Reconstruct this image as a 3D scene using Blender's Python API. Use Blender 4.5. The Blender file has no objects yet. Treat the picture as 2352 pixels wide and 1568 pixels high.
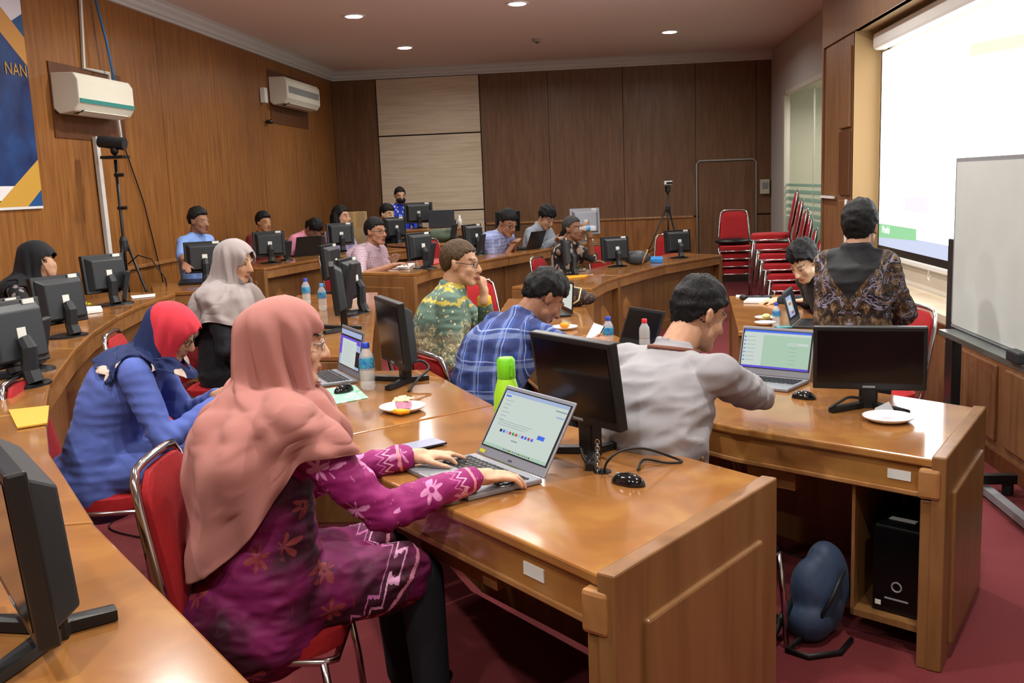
import bpy, bmesh, math, random
import numpy as np
from mathutils import Vector, Matrix
R = math.radians
random.seed(7)
SC = bpy.context.scene
COL = SC.collection

# ------------------------------------------------------------------ camera
EYE = 1.78
FPX = 2257.27
yaw, pit, rol = R(5.5708), R(-9.1126), R(-2.2442)
cf = Vector((-math.sin(yaw)*math.cos(pit), math.cos(yaw)*math.cos(pit), math.sin(pit)))
cr0 = Vector((math.cos(yaw), math.sin(yaw), 0)); cu0 = cr0.cross(cf)
cr = cr0*math.cos(rol) + cu0*math.sin(rol); cu = -cr0*math.sin(rol) + cu0*math.cos(rol)
cam_data = bpy.data.cameras.new('camera'); cam = bpy.data.objects.new('camera', cam_data); COL.objects.link(cam)
cam_data.sensor_width = 36.0; cam_data.lens = FPX/2352*36; cam_data.clip_start = .05
cam.matrix_world = Matrix(((cr.x, cu.x, -cf.x, 0), (cr.y, cu.y, -cf.y, 0), (cr.z, cu.z, -cf.z, EYE), (0, 0, 0, 1)))
SC.camera = cam
def ray(x, y): return cf*FPX + cr*(x-1176) + cu*(784-y)
def on(x, y, z):            # point of the horizontal plane at height z seen at photo pixel x, y
    d = ray(x, y); return Vector((0, 0, EYE)) + d*((z-EYE)/d.z)
def at(x, y, Y):            # point at room depth Y
    d = ray(x, y); return Vector((0, 0, EYE)) + d*(Y/d.y)
def ax(x, y, X):            # point on the plane X
    d = ray(x, y); return Vector((0, 0, EYE)) + d*(X/d.x)

# ------------------------------------------------------------------ render look, world, lamps
SC.view_settings.view_transform = 'Standard'; SC.view_settings.look = 'None'
SC.view_settings.gamma = 1; SC.view_settings.use_curve_mapping = False
SC.view_settings.exposure = 0.48
SC.cycles.use_denoising = True
SC.cycles.max_bounces = 6; SC.cycles.diffuse_bounces = 4; SC.cycles.glossy_bounces = 3
SC.cycles.transmission_bounces = 5; SC.cycles.transparent_max_bounces = 8
SC.cycles.caustics_reflective = False; SC.cycles.caustics_refractive = False
SC.cycles.sample_clamp_indirect = 8
w = bpy.data.worlds.new('world'); SC.world = w; w.use_nodes = True
w.node_tree.nodes['Background'].inputs[0].default_value = (.75, .8, .9, 1)
w.node_tree.nodes['Background'].inputs[1].default_value = .3
XL, XR, XP, YB, YN, ZC = -4.55, 2.3, 2.77, 16.8, -3.0, 3.76
LAMPS = [(-2.81, 11.57), (-.9, 11.36), (-2.77, 14.32), (.96, 14.16), (.96, 11.2),
         (-2.85, 8.6), (-.9, 8.5), (.95, 8.4), (-2.85, 5.7), (-.9, 5.6), (.95, 5.5),
         (-2.85, 2.9), (-.9, 2.8), (.95, 2.7), (-2.85, .2), (-.9, 0), (.95, 0), (-.9, 14.3)]
LAMP_W = 36.0
def lamp(x, y, k=1.0, z=ZC-.03):
    l = bpy.data.lights.new('downlight_lamp', 'AREA'); l.shape = 'DISK'; l.size = .14
    l.energy = LAMP_W*k; l.color = (1, .97, .92); l.spread = R(165)
    o = bpy.data.objects.new('downlight_lamp', l); o.location = (x, y, z); COL.objects.link(o)
for i, (x, y) in enumerate(LAMPS):
    lamp(x, y, .6 if y > 10.9 else 1.0)

# ------------------------------------------------------------------ materials
MATS = {}
def rgb(h):
    if isinstance(h, str):
        c = [int(h[i:i+2], 16)/255 for i in (0, 2, 4)]
        return tuple(((v+.055)/1.055)**2.4 if v > .04045 else v/12.92 for v in c)
    return tuple(h)
def mat(name, col, rough=.5, metal=0, spec=.5, coat=0, emit=None, es=1, trans=0, alpha=1, sheen=0, var=0, vs=40, ior=1.45):
    if name in MATS: return MATS[name]
    m = bpy.data.materials.new(name); m.use_nodes = True; MATS[name] = m
    b = m.node_tree.nodes['Principled BSDF']; c = rgb(col)
    I = b.inputs
    I['Base Color'].default_value = (*c, 1); I['Roughness'].default_value = rough; I['Metallic'].default_value = metal
    I['Specular IOR Level'].default_value = spec; I['Coat Weight'].default_value = coat; I['Coat Roughness'].default_value = .08
    I['Transmission Weight'].default_value = trans; I['Alpha'].default_value = alpha; I['IOR'].default_value = ior
    I['Sheen Weight'].default_value = sheen
    if emit: I['Emission Color'].default_value = (*rgb(emit), 1); I['Emission Strength'].default_value = es
    if var:
        N = m.node_tree.nodes; L = m.node_tree.links
        t = N.new('ShaderNodeTexNoise'); t.inputs['Scale'].default_value = vs; t.inputs['Detail'].default_value = 4
        tc = N.new('ShaderNodeTexCoord'); L.new(tc.outputs['Object'], t.inputs['Vector'])
        r = N.new('ShaderNodeValToRGB'); L.new(t.outputs['Fac'], r.inputs[0])
        r.color_ramp.elements[0].position = .3; r.color_ramp.elements[1].position = .7
        r.color_ramp.elements[0].color = (*[v*(1-var) for v in c], 1); r.color_ramp.elements[1].color = (*[min(1, v*(1+var)) for v in c], 1)
        L.new(r.outputs[0], I['Base Color'])
    return m
class NG:                     # small helper to wire node materials
    def __init__(s, name, rough=.6, **kw):
        s.m = mat(name, (.5, .5, .5), rough, **kw); s.N = s.m.node_tree.nodes; s.L = s.m.node_tree.links
        s.b = s.N['Principled BSDF']; s.tc = s.N.new('ShaderNodeTexCoord')
    def n(s, t, ins=None, **props):
        x = s.N.new(t)
        for k, v in props.items(): setattr(x, k, v)
        for k, v in (ins or {}).items():
            if hasattr(v, 'is_output'): s.L.new(v, x.inputs[k])
            else: x.inputs[k].default_value = v
        return x
    def obj(s, scale=(1, 1, 1), rot=(0, 0, 0)):
        return s.n('ShaderNodeMapping', {'Vector': s.tc.outputs['Object'], 'Scale': scale, 'Rotation': rot}).outputs[0]
    def noise(s, vec, scale, detail=3, dist=0):
        return s.n('ShaderNodeTexNoise', {'Vector': vec, 'Scale': scale, 'Detail': detail, 'Distortion': dist}).outputs['Fac']
    def vor(s, vec, scale, out='Distance', feature='F1'):
        return s.n('ShaderNodeTexVoronoi', {'Vector': vec, 'Scale': scale}, feature=feature).outputs[out]
    def math(s, op, a, b=0.0, c=0.0):
        return s.n('ShaderNodeMath', {0: a, 1: b, 2: c}, operation=op).outputs[0]
    def ramp(s, fac, stops, const=False):
        r = s.n('ShaderNodeValToRGB', {0: fac}); cr_ = r.color_ramp
        if const: cr_.interpolation = 'CONSTANT'
        while len(cr_.elements) < len(stops): cr_.elements.new(1)
        for e, (p, c) in zip(cr_.elements, stops): e.position = p; e.color = (*rgb(c), 1)
        return r.outputs[0]
    def mix(s, f, a, b):
        x = s.n('ShaderNodeMix', data_type='RGBA')
        for i, v in ((0, f), (6, a), (7, b)):
            if hasattr(v, 'is_output'): s.L.new(v, x.inputs[i])
            elif i == 0: x.inputs[i].default_value = v
            else: x.inputs[i].default_value = (*rgb(v), 1)
        return x.outputs[2]
    def attr(s, name): return s.n('ShaderNodeAttribute', attribute_name=name).outputs['Fac']
    def xyz(s, vec=None):
        return s.n('ShaderNodeSeparateXYZ', {0: vec or s.tc.outputs['Object']}).outputs
    def done(s, col, bump=None, bs=.2, bd=.01):
        s.L.new(col, s.b.inputs['Base Color'])
        if bump is not None:
            x = s.n('ShaderNodeBump', {'Height': bump, 'Strength': bs, 'Distance': bd}); s.L.new(x.outputs[0], s.b.inputs['Normal'])
        return s.m
def wood(name, a, b, c, grain=(14, 14, 1.2), rough=.35, coat=.0, scale=1.6):
    g = NG(name, rough, coat=coat); v = g.obj(grain)
    n1 = g.noise(v, scale, 6, .6); n2 = g.noise(g.obj((1, 1, .5)), .9, 2)
    n = g.math('ADD', g.math('MULTIPLY', n1, .75), g.math('MULTIPLY', n2, .25))
    return g.done(g.ramp(n, [(.32, a), (.5, b), (.68, c)]))
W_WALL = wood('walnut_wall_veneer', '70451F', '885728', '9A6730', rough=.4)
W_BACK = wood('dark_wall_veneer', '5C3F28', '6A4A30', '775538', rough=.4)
W_DESK = wood('varnished_desktop', '84592E', '956233', 'A4763D', (3, 3, 3), .18, .5)
W_SIDE = wood('desk_side_veneer', '6E4A29', '7E5732', '8A623B', (9, 9, 1.0), .33)
W_TRIM = wood('desk_moulding_wood', '855A33', '97693D', 'A5774A', (6, 6, 6), .28)
W_DARK = wood('dark_desk_wood', '4A2A14', '5A3418', '663C1C', (9, 9, 1.0), .4)
W_PALE = wood('pale_laminate', 'BBA98E', 'CDBDA4', 'D8CAB3', (.8, .8, 14), .4, scale=2.2)
W_COL = wood('column_veneer', '6A462A', '7A5434', '875F3D', (12, 12, 1.2), .4)
M_BLACK = mat('black_plastic', '141516', .38)
M_GLOSS = mat('glossy_black_screen', '070809', .14)
M_BACK = mat('charcoal_plastic', '202326', .5)
M_GREY = mat('grey_plastic', '85878A', .45)
M_SILVER = mat('silver_laptop_shell', '8E9098', .35, .4)
M_WHITE = mat('white_plastic', 'E2E2DE', .4)
M_PAPER = mat('white_paper', 'E9E9E6', .7)
M_CHROME = mat('chrome', 'C9CACC', .14, 1)
M_RED = mat('red_upholstery', '9A1218', .85, var=.12, vs=60)
M_SKIRT = mat('dark_trouser_cloth', '15161C', .85)
M_STICK = mat('white_sticker', 'DADBD3', .6)
M_CORD = mat('black_cord', '0E0E10', .5)
def carpet():
    g = NG('red_carpet', .95); n = g.noise(g.obj(), 220, 3); k = g.noise(g.obj(), 3, 3)
    return g.done(g.mix(k, g.ramp(n, [(.3, '52171A'), (.7, '702529')]), g.ramp(n, [(.3, '5D1A1E'), (.7, '7C2B2F')])), n, .5, .004)
M_CARPET = carpet()

# ------------------------------------------------------------------ mesh helpers
class MB:
    def __init__(s): s.v = []; s.f = []; s.m = []; s.mi = 0
    def add(s, vs, fs):
        o = len(s.v); s.v += [tuple(p) for p in vs]; s.f += [tuple(i+o for i in f) for f in fs]; s.m += [s.mi]*len(fs); return s
    def box(s, c, d, M=None):
        P = [Vector((sx*d[0]/2, sy*d[1]/2, sz*d[2]/2)) for sz in (-1, 1) for sy in (-1, 1) for sx in (-1, 1)]
        if M is not None: P = [M @ p for p in P]
        c = Vector(c); return s.add([c+p for p in P], [(0, 2, 3, 1), (4, 5, 7, 6), (0, 1, 5, 4), (2, 6, 7, 3), (0, 4, 6, 2), (1, 3, 7, 5)])
    def prism(s, pts, z0, z1):
        n = len(pts)
        return s.add([(p[0], p[1], z0) for p in pts]+[(p[0], p[1], z1) for p in pts],
                     [tuple(reversed(range(n))), tuple(range(n, 2*n))]+[(i, (i+1) % n, n+(i+1) % n, n+i) for i in range(n)])
    def strip(s, A, B, z0, z1):        # slab between two polylines
        n = len(A); V = []
        for a, b in zip(A, B): V += [(a[0], a[1], z0), (a[0], a[1], z1), (b[0], b[1], z1), (b[0], b[1], z0)]
        F = [(0, 1, 2, 3), tuple(4*(n-1)+i for i in (3, 2, 1, 0))]
        for i in range(n-1):
            o = 4*i; q = o+4
            F += [(o, q, q+1, o+1), (o+1, q+1, q+2, o+2), (o+2, q+2, q+3, o+3), (o+3, q+3, q, o)]
        return s.add(V, F)
    def ring(s, path, rads, n=10, close=False):
        P = [Vector(p) for p in path]
        if not hasattr(rads, '__len__'): rads = [rads]*len(P)
        V = []; k = len(P); up = None
        for i in range(k):
            if close: t = P[(i+1) % k]-P[i-1]
            else: t = P[min(i+1, k-1)]-P[max(i-1, 0)]
            t.normalize()
            if up is None:
                up = Vector((0, 0, 1)) if abs(t.z) < .9 else Vector((1, 0, 0))
            a = up - t*up.dot(t)
            if a.length < 1e-4: a = t.orthogonal()
            a.normalize(); up = a; b = t.cross(a)
            for j in range(n):
                th = 2*math.pi*j/n; V.append(P[i]+(a*math.cos(th)+b*math.sin(th))*rads[i])
        F = []
        for i in range(k if close else k-1):
            for j in range(n):
                i2 = (i+1) % k
                F.append((i*n+j, i*n+(j+1) % n, i2*n+(j+1) % n, i2*n+j))
        if not close: F += [tuple(reversed(range(n))), tuple((k-1)*n+j for j in range(n))]
        return s.add(V, F)
    def lathe(s, prof, n=20, c=(0, 0, 0), sx=1, sy=1):
        c = Vector(c); V = []; k = len(prof)
        for r, z in prof:
            r = max(r, 1e-4)
            for j in range(n):
                th = 2*math.pi*j/n; V.append(c+Vector((r*math.cos(th)*sx, r*math.sin(th)*sy, z)))
        F = [(i*n+j, i*n+(j+1) % n, (i+1)*n+(j+1) % n, (i+1)*n+j) for i in range(k-1) for j in range(n)]
        F += [tuple(reversed(range(n))), tuple((k-1)*n+j for j in range(n))]
        return s.add(V, F)
    def ell(s, c, r, M=None, nu=16, nv=10):
        c = Vector(c); V = []; F = []
        for i in range(1, nv):
            ph = math.pi*i/nv
            for j in range(nu):
                th = 2*math.pi*j/nu
                p = Vector((r[0]*math.sin(ph)*math.cos(th), r[1]*math.sin(ph)*math.sin(th), r[2]*math.cos(ph)))
                V.append(c+(M @ p if M is not None else p))
        top = Vector((0, 0, r[2])); bot = -top
        V.append(c+(M @ top if M is not None else top)); V.append(c+(M @ bot if M is not None else bot))
        T = len(V)-2; m = nv-1
        for i in range(m-1):
            for j in range(nu): F.append((i*nu+j, (i+1)*nu+j, (i+1)*nu+(j+1) % nu, i*nu+(j+1) % nu))
        for j in range(nu): F.append((T, j, (j+1) % nu)); F.append((T+1, (m-1)*nu+(j+1) % nu, (m-1)*nu+j))
        return s.add(V, F)
    def cap(s, p0, p1, r0, r1, n=14):   # tapered capsule
        p0 = Vector(p0); p1 = Vector(p1); t = p1-p0; L = t.length; t.normalize()
        path = []; rad = []
        for k in range(4): a = math.pi/2*(k/4); path.append(p0-t*r0*math.cos(a)); rad.append(max(r0*math.sin(a), .001))
        for k in range(5): path.append(p0+t*L*k/4); rad.append(r0+(r1-r0)*k/4)
        for k in range(1, 5): a = math.pi/2*(k/4); path.append(p1+t*r1*math.sin(a)); rad.append(max(r1*math.cos(a), .001))
        return s.ring(path, rad, n)
    def loft(s, rings, n=24):           # rings: (centre, U, V) closed
        V = []; k = len(rings)
        for c, U, W in rings:
            for j in range(n): th = 2*math.pi*j/n; V.append(Vector(c)+Vector(U)*math.cos(th)+Vector(W)*math.sin(th))
        F = [(i*n+j, i*n+(j+1) % n, (i+1)*n+(j+1) % n, (i+1)*n+j) for i in range(k-1) for j in range(n)]
        F += [tuple(reversed(range(n))), tuple((k-1)*n+j for j in range(n))]
        return s.add(V, F)
    def mesh(s, name):
        me = bpy.data.meshes.new(name); me.from_pydata(s.v, [], s.f); me.validate()
        bm = bmesh.new(); bm.from_mesh(me); bmesh.ops.recalc_face_normals(bm, faces=bm.faces); bm.to_mesh(me); bm.free()
        if any(s.m) and len(me.polygons) == len(s.m): me.polygons.foreach_set('material_index', s.m)
        return me
    def build(s, name, m, parent=None, smooth=False, bevel=0, off=None, seg=2, angle=None):
        if off is not None: s.v = [(a-off[0], b-off[1], c-off[2]) for a, b, c in s.v]
        me = s.mesh(name)
        for x in (m if isinstance(m, (list, tuple)) else [m]): me.materials.append(x)
        if smooth:
            me.polygons.foreach_set('use_smooth', [True]*len(me.polygons))
            if smooth == 'auto': me.set_sharp_from_angle(angle=R(angle or 40))
        o = bpy.data.objects.new(name, me); COL.objects.link(o); o.parent = parent
        if bevel:
            b = o.modifiers.new('bevel', 'BEVEL'); b.width = bevel; b.segments = seg; b.limit_method = 'ANGLE'; b.angle_limit = R(40)
        return o
def tag(o, label=None, cat=None, group=None, kind=None):
    for k, v in (('label', label), ('category', cat), ('group', group), ('kind', kind)):
        if v: o[k] = v
    return o
def thing(name, label, cat, loc=(0, 0, 0), rz=0, group=None):
    o = bpy.data.objects.new(name, None); COL.objects.link(o); o.empty_display_size = .1
    o.location = loc; o.rotation_euler = (0, 0, rz); return tag(o, label, cat, group)
def dup(root, loc, rz, label, group=None, scale=None):
    r = root.copy(); COL.objects.link(r); r.location = loc; r.rotation_euler = (0, 0, rz); r['label'] = label
    if scale: r.scale = (scale,)*3
    if group: r['group'] = group
    for ch in list(root.children):
        c = ch.copy(); COL.objects.link(c); c.parent = r
        for g in ch.children:
            d = g.copy(); COL.objects.link(d); d.parent = c
    return r
def struct(o): o['kind'] = 'structure'; return o
def text(name, s, size, m, loc, rot, parent=None, ext=.001, align='CENTER'):
    cu_ = bpy.data.curves.new(name, 'FONT'); cu_.body = s; cu_.size = size; cu_.extrude = ext; cu_.align_x = align; cu_.align_y = 'CENTER'
    t = bpy.data.objects.new(name, cu_); COL.objects.link(t)
    me = bpy.data.meshes.new_from_object(t.evaluated_get(bpy.context.evaluated_depsgraph_get()))
    bpy.data.objects.remove(t); me.materials.clear(); me.materials.append(m)
    o = bpy.data.objects.new(name, me); COL.objects.link(o); o.parent = parent; o.location = loc; o.rotation_euler = rot
    return o
def lerp(a, b, t): return (a[0]+(b[0]-a[0])*t, a[1]+(b[1]-a[1])*t)
# ------------------------------------------------------------------ room shell
struct(MB().prism([(XL-.3, YN), (XP+1.6, YN), (XP+1.6, YB+.3), (XL-.3, YB+.3)], -.12, 0).build('floor', M_CARPET))
FRONT2 = [(.49, 2.87), (-.47, 3.95), (-.92, 4.85), (-1.28, 5.35), (-1.98, 8.5), (-1.8, 9.5)]
struct(MB().prism([(XL, YN), (.62, YN), (.62, 2.72)]+[(x-.12, y-.08) for x, y in FRONT2]+[(-1.05, 11.6), (-.55, 12.75), (.3, 14.2), (.5, YB), (XL, YB)], 0, .10).build('floor', M_CARPET))
struct(MB().prism([(XL, YN), (.2, YN), (-.05, .9), (-.7, 1.48), (-1.4, 2.25), (-1.9, 2.9), (-2.36, 3.65), (-2.54, 4.0), (-2.94, 4.9), (-3.4, 6.33), (-3.56, 7.2), (-3.5, 8.2), (-3.65, 10.1), (-3.25, 11.95), (-2.4, 13.0), (-1.3, 13.9), (-.3, 15.2), (-.3, YB), (XL, YB)], .10, .22).build('floor', M_CARPET))
M_CEIL = mat('ceiling_paint', 'E6E2E0', .9)
struct(MB().box(((XL+XP)/2+.6, (YN+YB)/2, ZC+.06), (XP-XL+2.4, YB-YN+.4, .12)).build('ceiling', M_CEIL))
M_GROOVE = mat('dark_groove', '2A1A0E', .7)
def panelled(name, edges, z0, z1, place, m, t=.02, gap=.008):     # veneer panels with grooves between them
    b = MB()
    for a, c in zip(edges[:-1], edges[1:]): b.box(*place((a+c)/2, (z0+z1)/2, abs(c-a)-gap, z1-z0-gap, t))
    return struct(b.build(name, m))
PL = lambda c, z, wd, h, t: ((XL-t/2, c, z), (t, wd, h))
PB = lambda c, z, wd, h, t: ((c, YB+t/2, z), (wd, t, h))
PR = lambda c, z, wd, h, t: ((XR+t/2, c, z), (t, wd, h))
struct(MB().box((XL-.08, (YN+YB)/2, ZC/2), (.12, YB-YN+.3, ZC)).build('wall_left', M_GROOVE))
eL = [YN, -1.2, .6, 2.3, 4.0, 5.5, 7.0, 8.6, 10.12, 11.6, 13.15, 14.6, 15.75, YB]
panelled('wall_left', eL, 1.13, ZC, PL, W_WALL); panelled('wall_left', eL, .2, 1.11, PL, W_WALL)
struct(MB().box(((XL+XP)/2, YB+.09, ZC/2), (XP-XL+.5, .12, ZC)).build('wall_back', M_GROOVE))
eB = [XL, -3.79, -2.02, -.88, .36, 1.545, 2.53, XP]
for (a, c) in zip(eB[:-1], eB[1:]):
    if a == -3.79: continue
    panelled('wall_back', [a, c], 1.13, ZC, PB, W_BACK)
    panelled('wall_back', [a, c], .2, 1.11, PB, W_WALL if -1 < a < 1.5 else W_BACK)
for z0, z1 in ((2.665, 3.6), (1.375, 2.65), (.2, 1.36)): panelled('wall_back', [-3.78, -2.03], z0, z1, PB, W_PALE, .025)
struct(MB().box((XL+.012, (YN+YB)/2, 1.12), (.024, YB-YN, .035)).build('trim_1', W_TRIM, bevel=.005))
struct(MB().box((-.25, YB-.012, 1.12), (3.5, .024, .035)).build('trim_2', W_TRIM, bevel=.005))
M_CORN = mat('cornice_paint', 'C9CCCB', .7)
def cornice(name, pts_fn, a, b):
    prof = [(0, 0), (.035, 0), (.035, .025), (.06, .04), (.06, .075), (.1, .11), (.1, .13), (.14, .155), (0, .155)]
    m = MB(); V = [pts_fn(q, d, ZC-.155+z) for q in (a, b) for d, z in prof]; n = len(prof)
    m.add(V, [tuple(range(n)), tuple(range(2*n-1, n-1, -1))]+[(i, (i+1) % n, n+(i+1) % n, n+i) for i in range(n)])
    return struct(m.build(name, M_CORN))
cornice('trim_3', lambda q, d, z: (XL+d, q, z), YN, YB)
cornice('trim_4', lambda q, d, z: (q, YB-d, z), XL, XP)
struct(MB().box(((XL+XP)/2, YN-.06, ZC/2), (XP-XL+3, .12, ZC)).build('wall_near', mat('white_bounce_paint', 'E4E2DE', .9)))  # unseen end wall, made white to bounce light up to the ceiling
# screen wall: panelling around a shallow niche for the projection screen
YC0, YC1 = 9.55, 10.74        # veneer column beside the screen niche
b = MB()
b.box((XR+.03, (YN+YC1)/2, .36), (.06, YC1-YN, .72)); b.box((XR+.03, (YN+YC1)/2, (ZC+3.03)/2), (.06, YC1-YN, ZC-3.03))
struct(b.build('wall_right', W_COL))
M_NICHE = mat('niche_paint', '94784F', .7)
struct(MB().box((XR+.36, (YN+YC0)/2, 1.9), (.06, YC0-YN, 2.4)).build('wall_right', mat('plain_board', 'CFC6B8', .7)))
struct(MB().box((XR+.17, YC0+.01, 1.87), (.3, .03, 2.34)).build('wall_right', M_NICHE))
struct(MB().box((XR+.15, (YN+YC0)/2, .75), (.32, YC0-YN, .06)).build('wall_right', W_PALE))
struct(MB().box((XR+.16, (YN+YC0)/2, 3.05), (.3, YC0-YN, .04)).build('wall_right', M_NICHE))
struct(MB().box((XR+.0, (YN+YC1)/2, .7), (.05, YC1-YN, .05)).build('trim_5', W_DARK, bevel=.008))
struct(MB().box((XR+.17, (YC0+YC1)/2, ZC/2), (.3, YC1-YC0, ZC)).build('wall_right', W_COL))
t = MB()                       # raised door-like panels on the column
for (y0, y1, z0, z1) in ((9.62, 10.02, 2.18, 2.92), (9.62, 10.02, .8, 1.5)):
    t.box((XR+.008, (y0+y1)/2, (z0+z1)/2), (.03, y1-y0, z1-z0))
struct(t.build('trim_6', W_COL, bevel=.01))
struct(MB().box((XR+.014, 9.82, 1.85), (.03, .4, .6)).build('trim_7', W_DARK))
struct(MB().box((XR-.012, 10.45, 1.52), (.02, .58, .025)).box((XR-.012, 9.66, 1.12), (.02, .03, .78)).build('column_highlight', M_WHITE))  # white strips standing in for the highlight on the column
b = MB()                       # cupboard-like lower wall panels with a knob side
for i in range(5):
    y = 2.2+i*1.05; b.box((XR-.005, y, .38), (.02, .92, .46))
struct(b.build('trim_9', W_COL, bevel=.008))
struct(MB().box((XR-.012, (YN+YC1)/2, .05), (.025, YC1-YN, .1)).build('baseboard_right', W_DARK))
struct(MB().box((XR+.35, YC1+.03, ZC/2), (.7, .06, ZC)).build('wall_right', W_COL))
# glass partition behind the column
M_PART = mat('partition_paint', 'B7B3AE', .8)
struct(MB().box((XP+.05, (15.68+YB)/2, ZC/2), (.1, YB-15.68, ZC)).box((XP+.05, (YC1+15.68)/2, (ZC+3.0)/2), (.1, 15.68-YC1, ZC-3.0)).build('wall_right', M_PART))
def glass():
    g = NG('partition_glass', .05); z = g.xyz()[2]
    s = g.math('MULTIPLY', g.math('LESS_THAN', g.math('FRACT', g.math('MULTIPLY', z, 9.5)), .55), g.math('LESS_THAN', z, 1.62))
    low = g.math('LESS_THAN', z, 1.13)
    f = g.math('MAXIMUM', g.math('MULTIPLY', s, g.math('GREATER_THAN', z, 1.13)), low)
    g.L.new(g.math('MULTIPLY_ADD', f, .62, .22), g.b.inputs['Alpha'])
    return g.done(g.mix(f, 'C2D2C8', 'A4D2C2'))
M_GLASS = glass()
wn = struct(MB().box((XP+.03, 15.62, 1.5), (.08, .12, 3.0)).box((XP+.03, 13.4, 2.97), (.08, 4.4, .06)).box((XP+.03, 13.6, 1.45), (.02, .02, 2.9)).build('window_1', mat('frame_paint', 'C8C3B4', .6)))
g_ = MB().box((XP+.03, 13.15, 1.47), (.012, 4.85, 2.92)).build('glass_pane', M_GLASS, wn)
M_FAR = mat('next_room_paint', 'C3BFA8', .8)
struct(MB().box((XP+1.5, 13.5, 1.6), (.1, 6.5, 3.2)).box((XP+.8, YB-.4, 1.6), (1.4, .1, 3.2)).box((XP+.8, 10.9, 1.6), (1.4, .1, 3.2)).box((XP+.8, 13.8, 3.1), (1.5, 6, .05)).build('wall_next_room', M_FAR))
lamp(XP+.8, 13.2, 1.0, 3.0); lamp(XP+.8, 15, .7, 3.0)
struct(MB().box((XP+1.42, 12.7, 1.0), (.05, 1.5, .95)).build('trim_10', mat('far_panel_grey', '7E918B', .7)))
# back door with its pale surface conduit
d = struct(MB().box((2.05, YB-.012, 1.1), (.92, .03, 1.8)).build('door_1', W_BACK))
P = [(1.555, YB-.02, .25), (1.555, YB-.02, 1.98), (1.6, YB-.02, 2.03), (2.48, YB-.02, 2.03), (2.525, YB-.02, 1.98), (2.525, YB-.02, .25)]
tag(MB().ring(P, .014, 8).build('cable_conduit', mat('grey_conduit', '9A9A96', .5), smooth=True), 'thin grey cable conduit framing the wooden door on the back wall', 'conduit')
t = thing('switch_box', 'beige switch box high on the back wall beside the glass partition', 'switch box', (2.66, YB, 1.57))
MB().box((0, -.04, 0), (.15, .08, .24)).build('housing', mat('beige_plastic', 'B9B4A0', .5), t, bevel=.01)
MB().box((0, -.085, .02), (.09, .012, .1)).build('cover', M_GREY, t)
# ceiling downlights in view
M_LAMP = mat('lit_lens', 'FFFFFF', .5, emit='FFF6E8', es=14)
prev = None
for (x, y), lab in zip(LAMPS[:4], ('recessed ceiling downlight nearest the left air conditioner', 'recessed ceiling downlight cut by the top edge of the view', 'recessed ceiling downlight nearest the pale back wall panel', 'recessed ceiling downlight nearest the glass partition')):
    t = thing('downlight', lab, 'ceiling light', (x, y, ZC), 0, 'ceiling downlights')
    MB().lathe([(.105, -.012), (.125, -.012), (.13, -.002), (.13, 0), (.105, 0)], 28).build('trim_ring', M_WHITE, t, smooth='auto')
    MB().lathe([(0, -.02), (.085, -.018), (.098, -.012), (.098, 0), (0, 0)], 28).build('lens', M_LAMP, t)
t = thing('smoke_detector', 'small round smoke detector on the grey ceiling', 'smoke detector', (-.87, 14.19, ZC))
MB().lathe([(0, -.05), (.05, -.045), (.07, -.02), (.075, 0), (0, 0)], 20).build('housing', mat('aged_plastic', 'A09A92', .6), t, smooth='auto')
MB().lathe([(0, -.062), (.022, -.06), (.025, -.045), (0, -.045)], 14).build('sensor_cap', M_BACK, t)

# ------------------------------------------------------------------ left wall fittings
def banner_mat():
    g = NG('printed_banner', .45); X = g.xyz(); y, z = X[1], X[2]
    cloud = g.noise(g.obj((1, 1.6, 1.6)), 2.4, 3)
    c = g.ramp(cloud, [(.3, '10204E'), (.55, '17386F'), (.75, '1F4E8A')])
    def below(k, lim):        # 1 where z + k*y < lim
        return g.math('LESS_THAN', g.math('MULTIPLY_ADD', y, k, z), lim)
    def inv(f): return g.math('SUBTRACT', 1.0, f)
    top = inv(below(.69, -.28)); c = g.mix(inv(below(.69, -.5)), c, 'C08A42')
    c = g.mix(top, c, g.mix(below(-.5, -.1), 'D4D2DC', '1B4A7A'))
    c = g.mix(g.math('LESS_THAN', z, -1.44), c, 'E4E2E4'); c = g.mix(g.math('LESS_THAN', z, -1.55), c, '14161C')
    c = g.mix(below(-.58, -1.23), c, 'C79A3E'); c = g.mix(below(-.62, -1.47), c, '1D4F86')
    c = g.mix(g.math('LESS_THAN', z, -1.6), c, 'DADADA')
    return g.done(c)
t = thing('banner', 'large printed banner in navy, gold and white hanging on the left wall', 'banner', (XL+.012, 7.68, 3.35))
MB().box((.004, -2.2, -.8), (.006, 4.4, 1.64)).build('printed_sheet', banner_mat(), t)
MB().ring([(.01, -4.4, .02), (.01, 0, .02)], .012, 8).build('hanging_rod', M_WHITE, t)
text('lettering', 'NAN', .135, mat('gold_print', 'B98A3A', .5), (.011, -.02, -.55), (R(90), 0, R(90)), t, align='RIGHT')
M_AC = mat('aged_white_plastic', 'D9D6C6', .45); M_TEAL = mat('teal_stripe', '2F7F78', .4); M_SLOT = mat('black_slot', '1B1C1C', .6)
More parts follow.
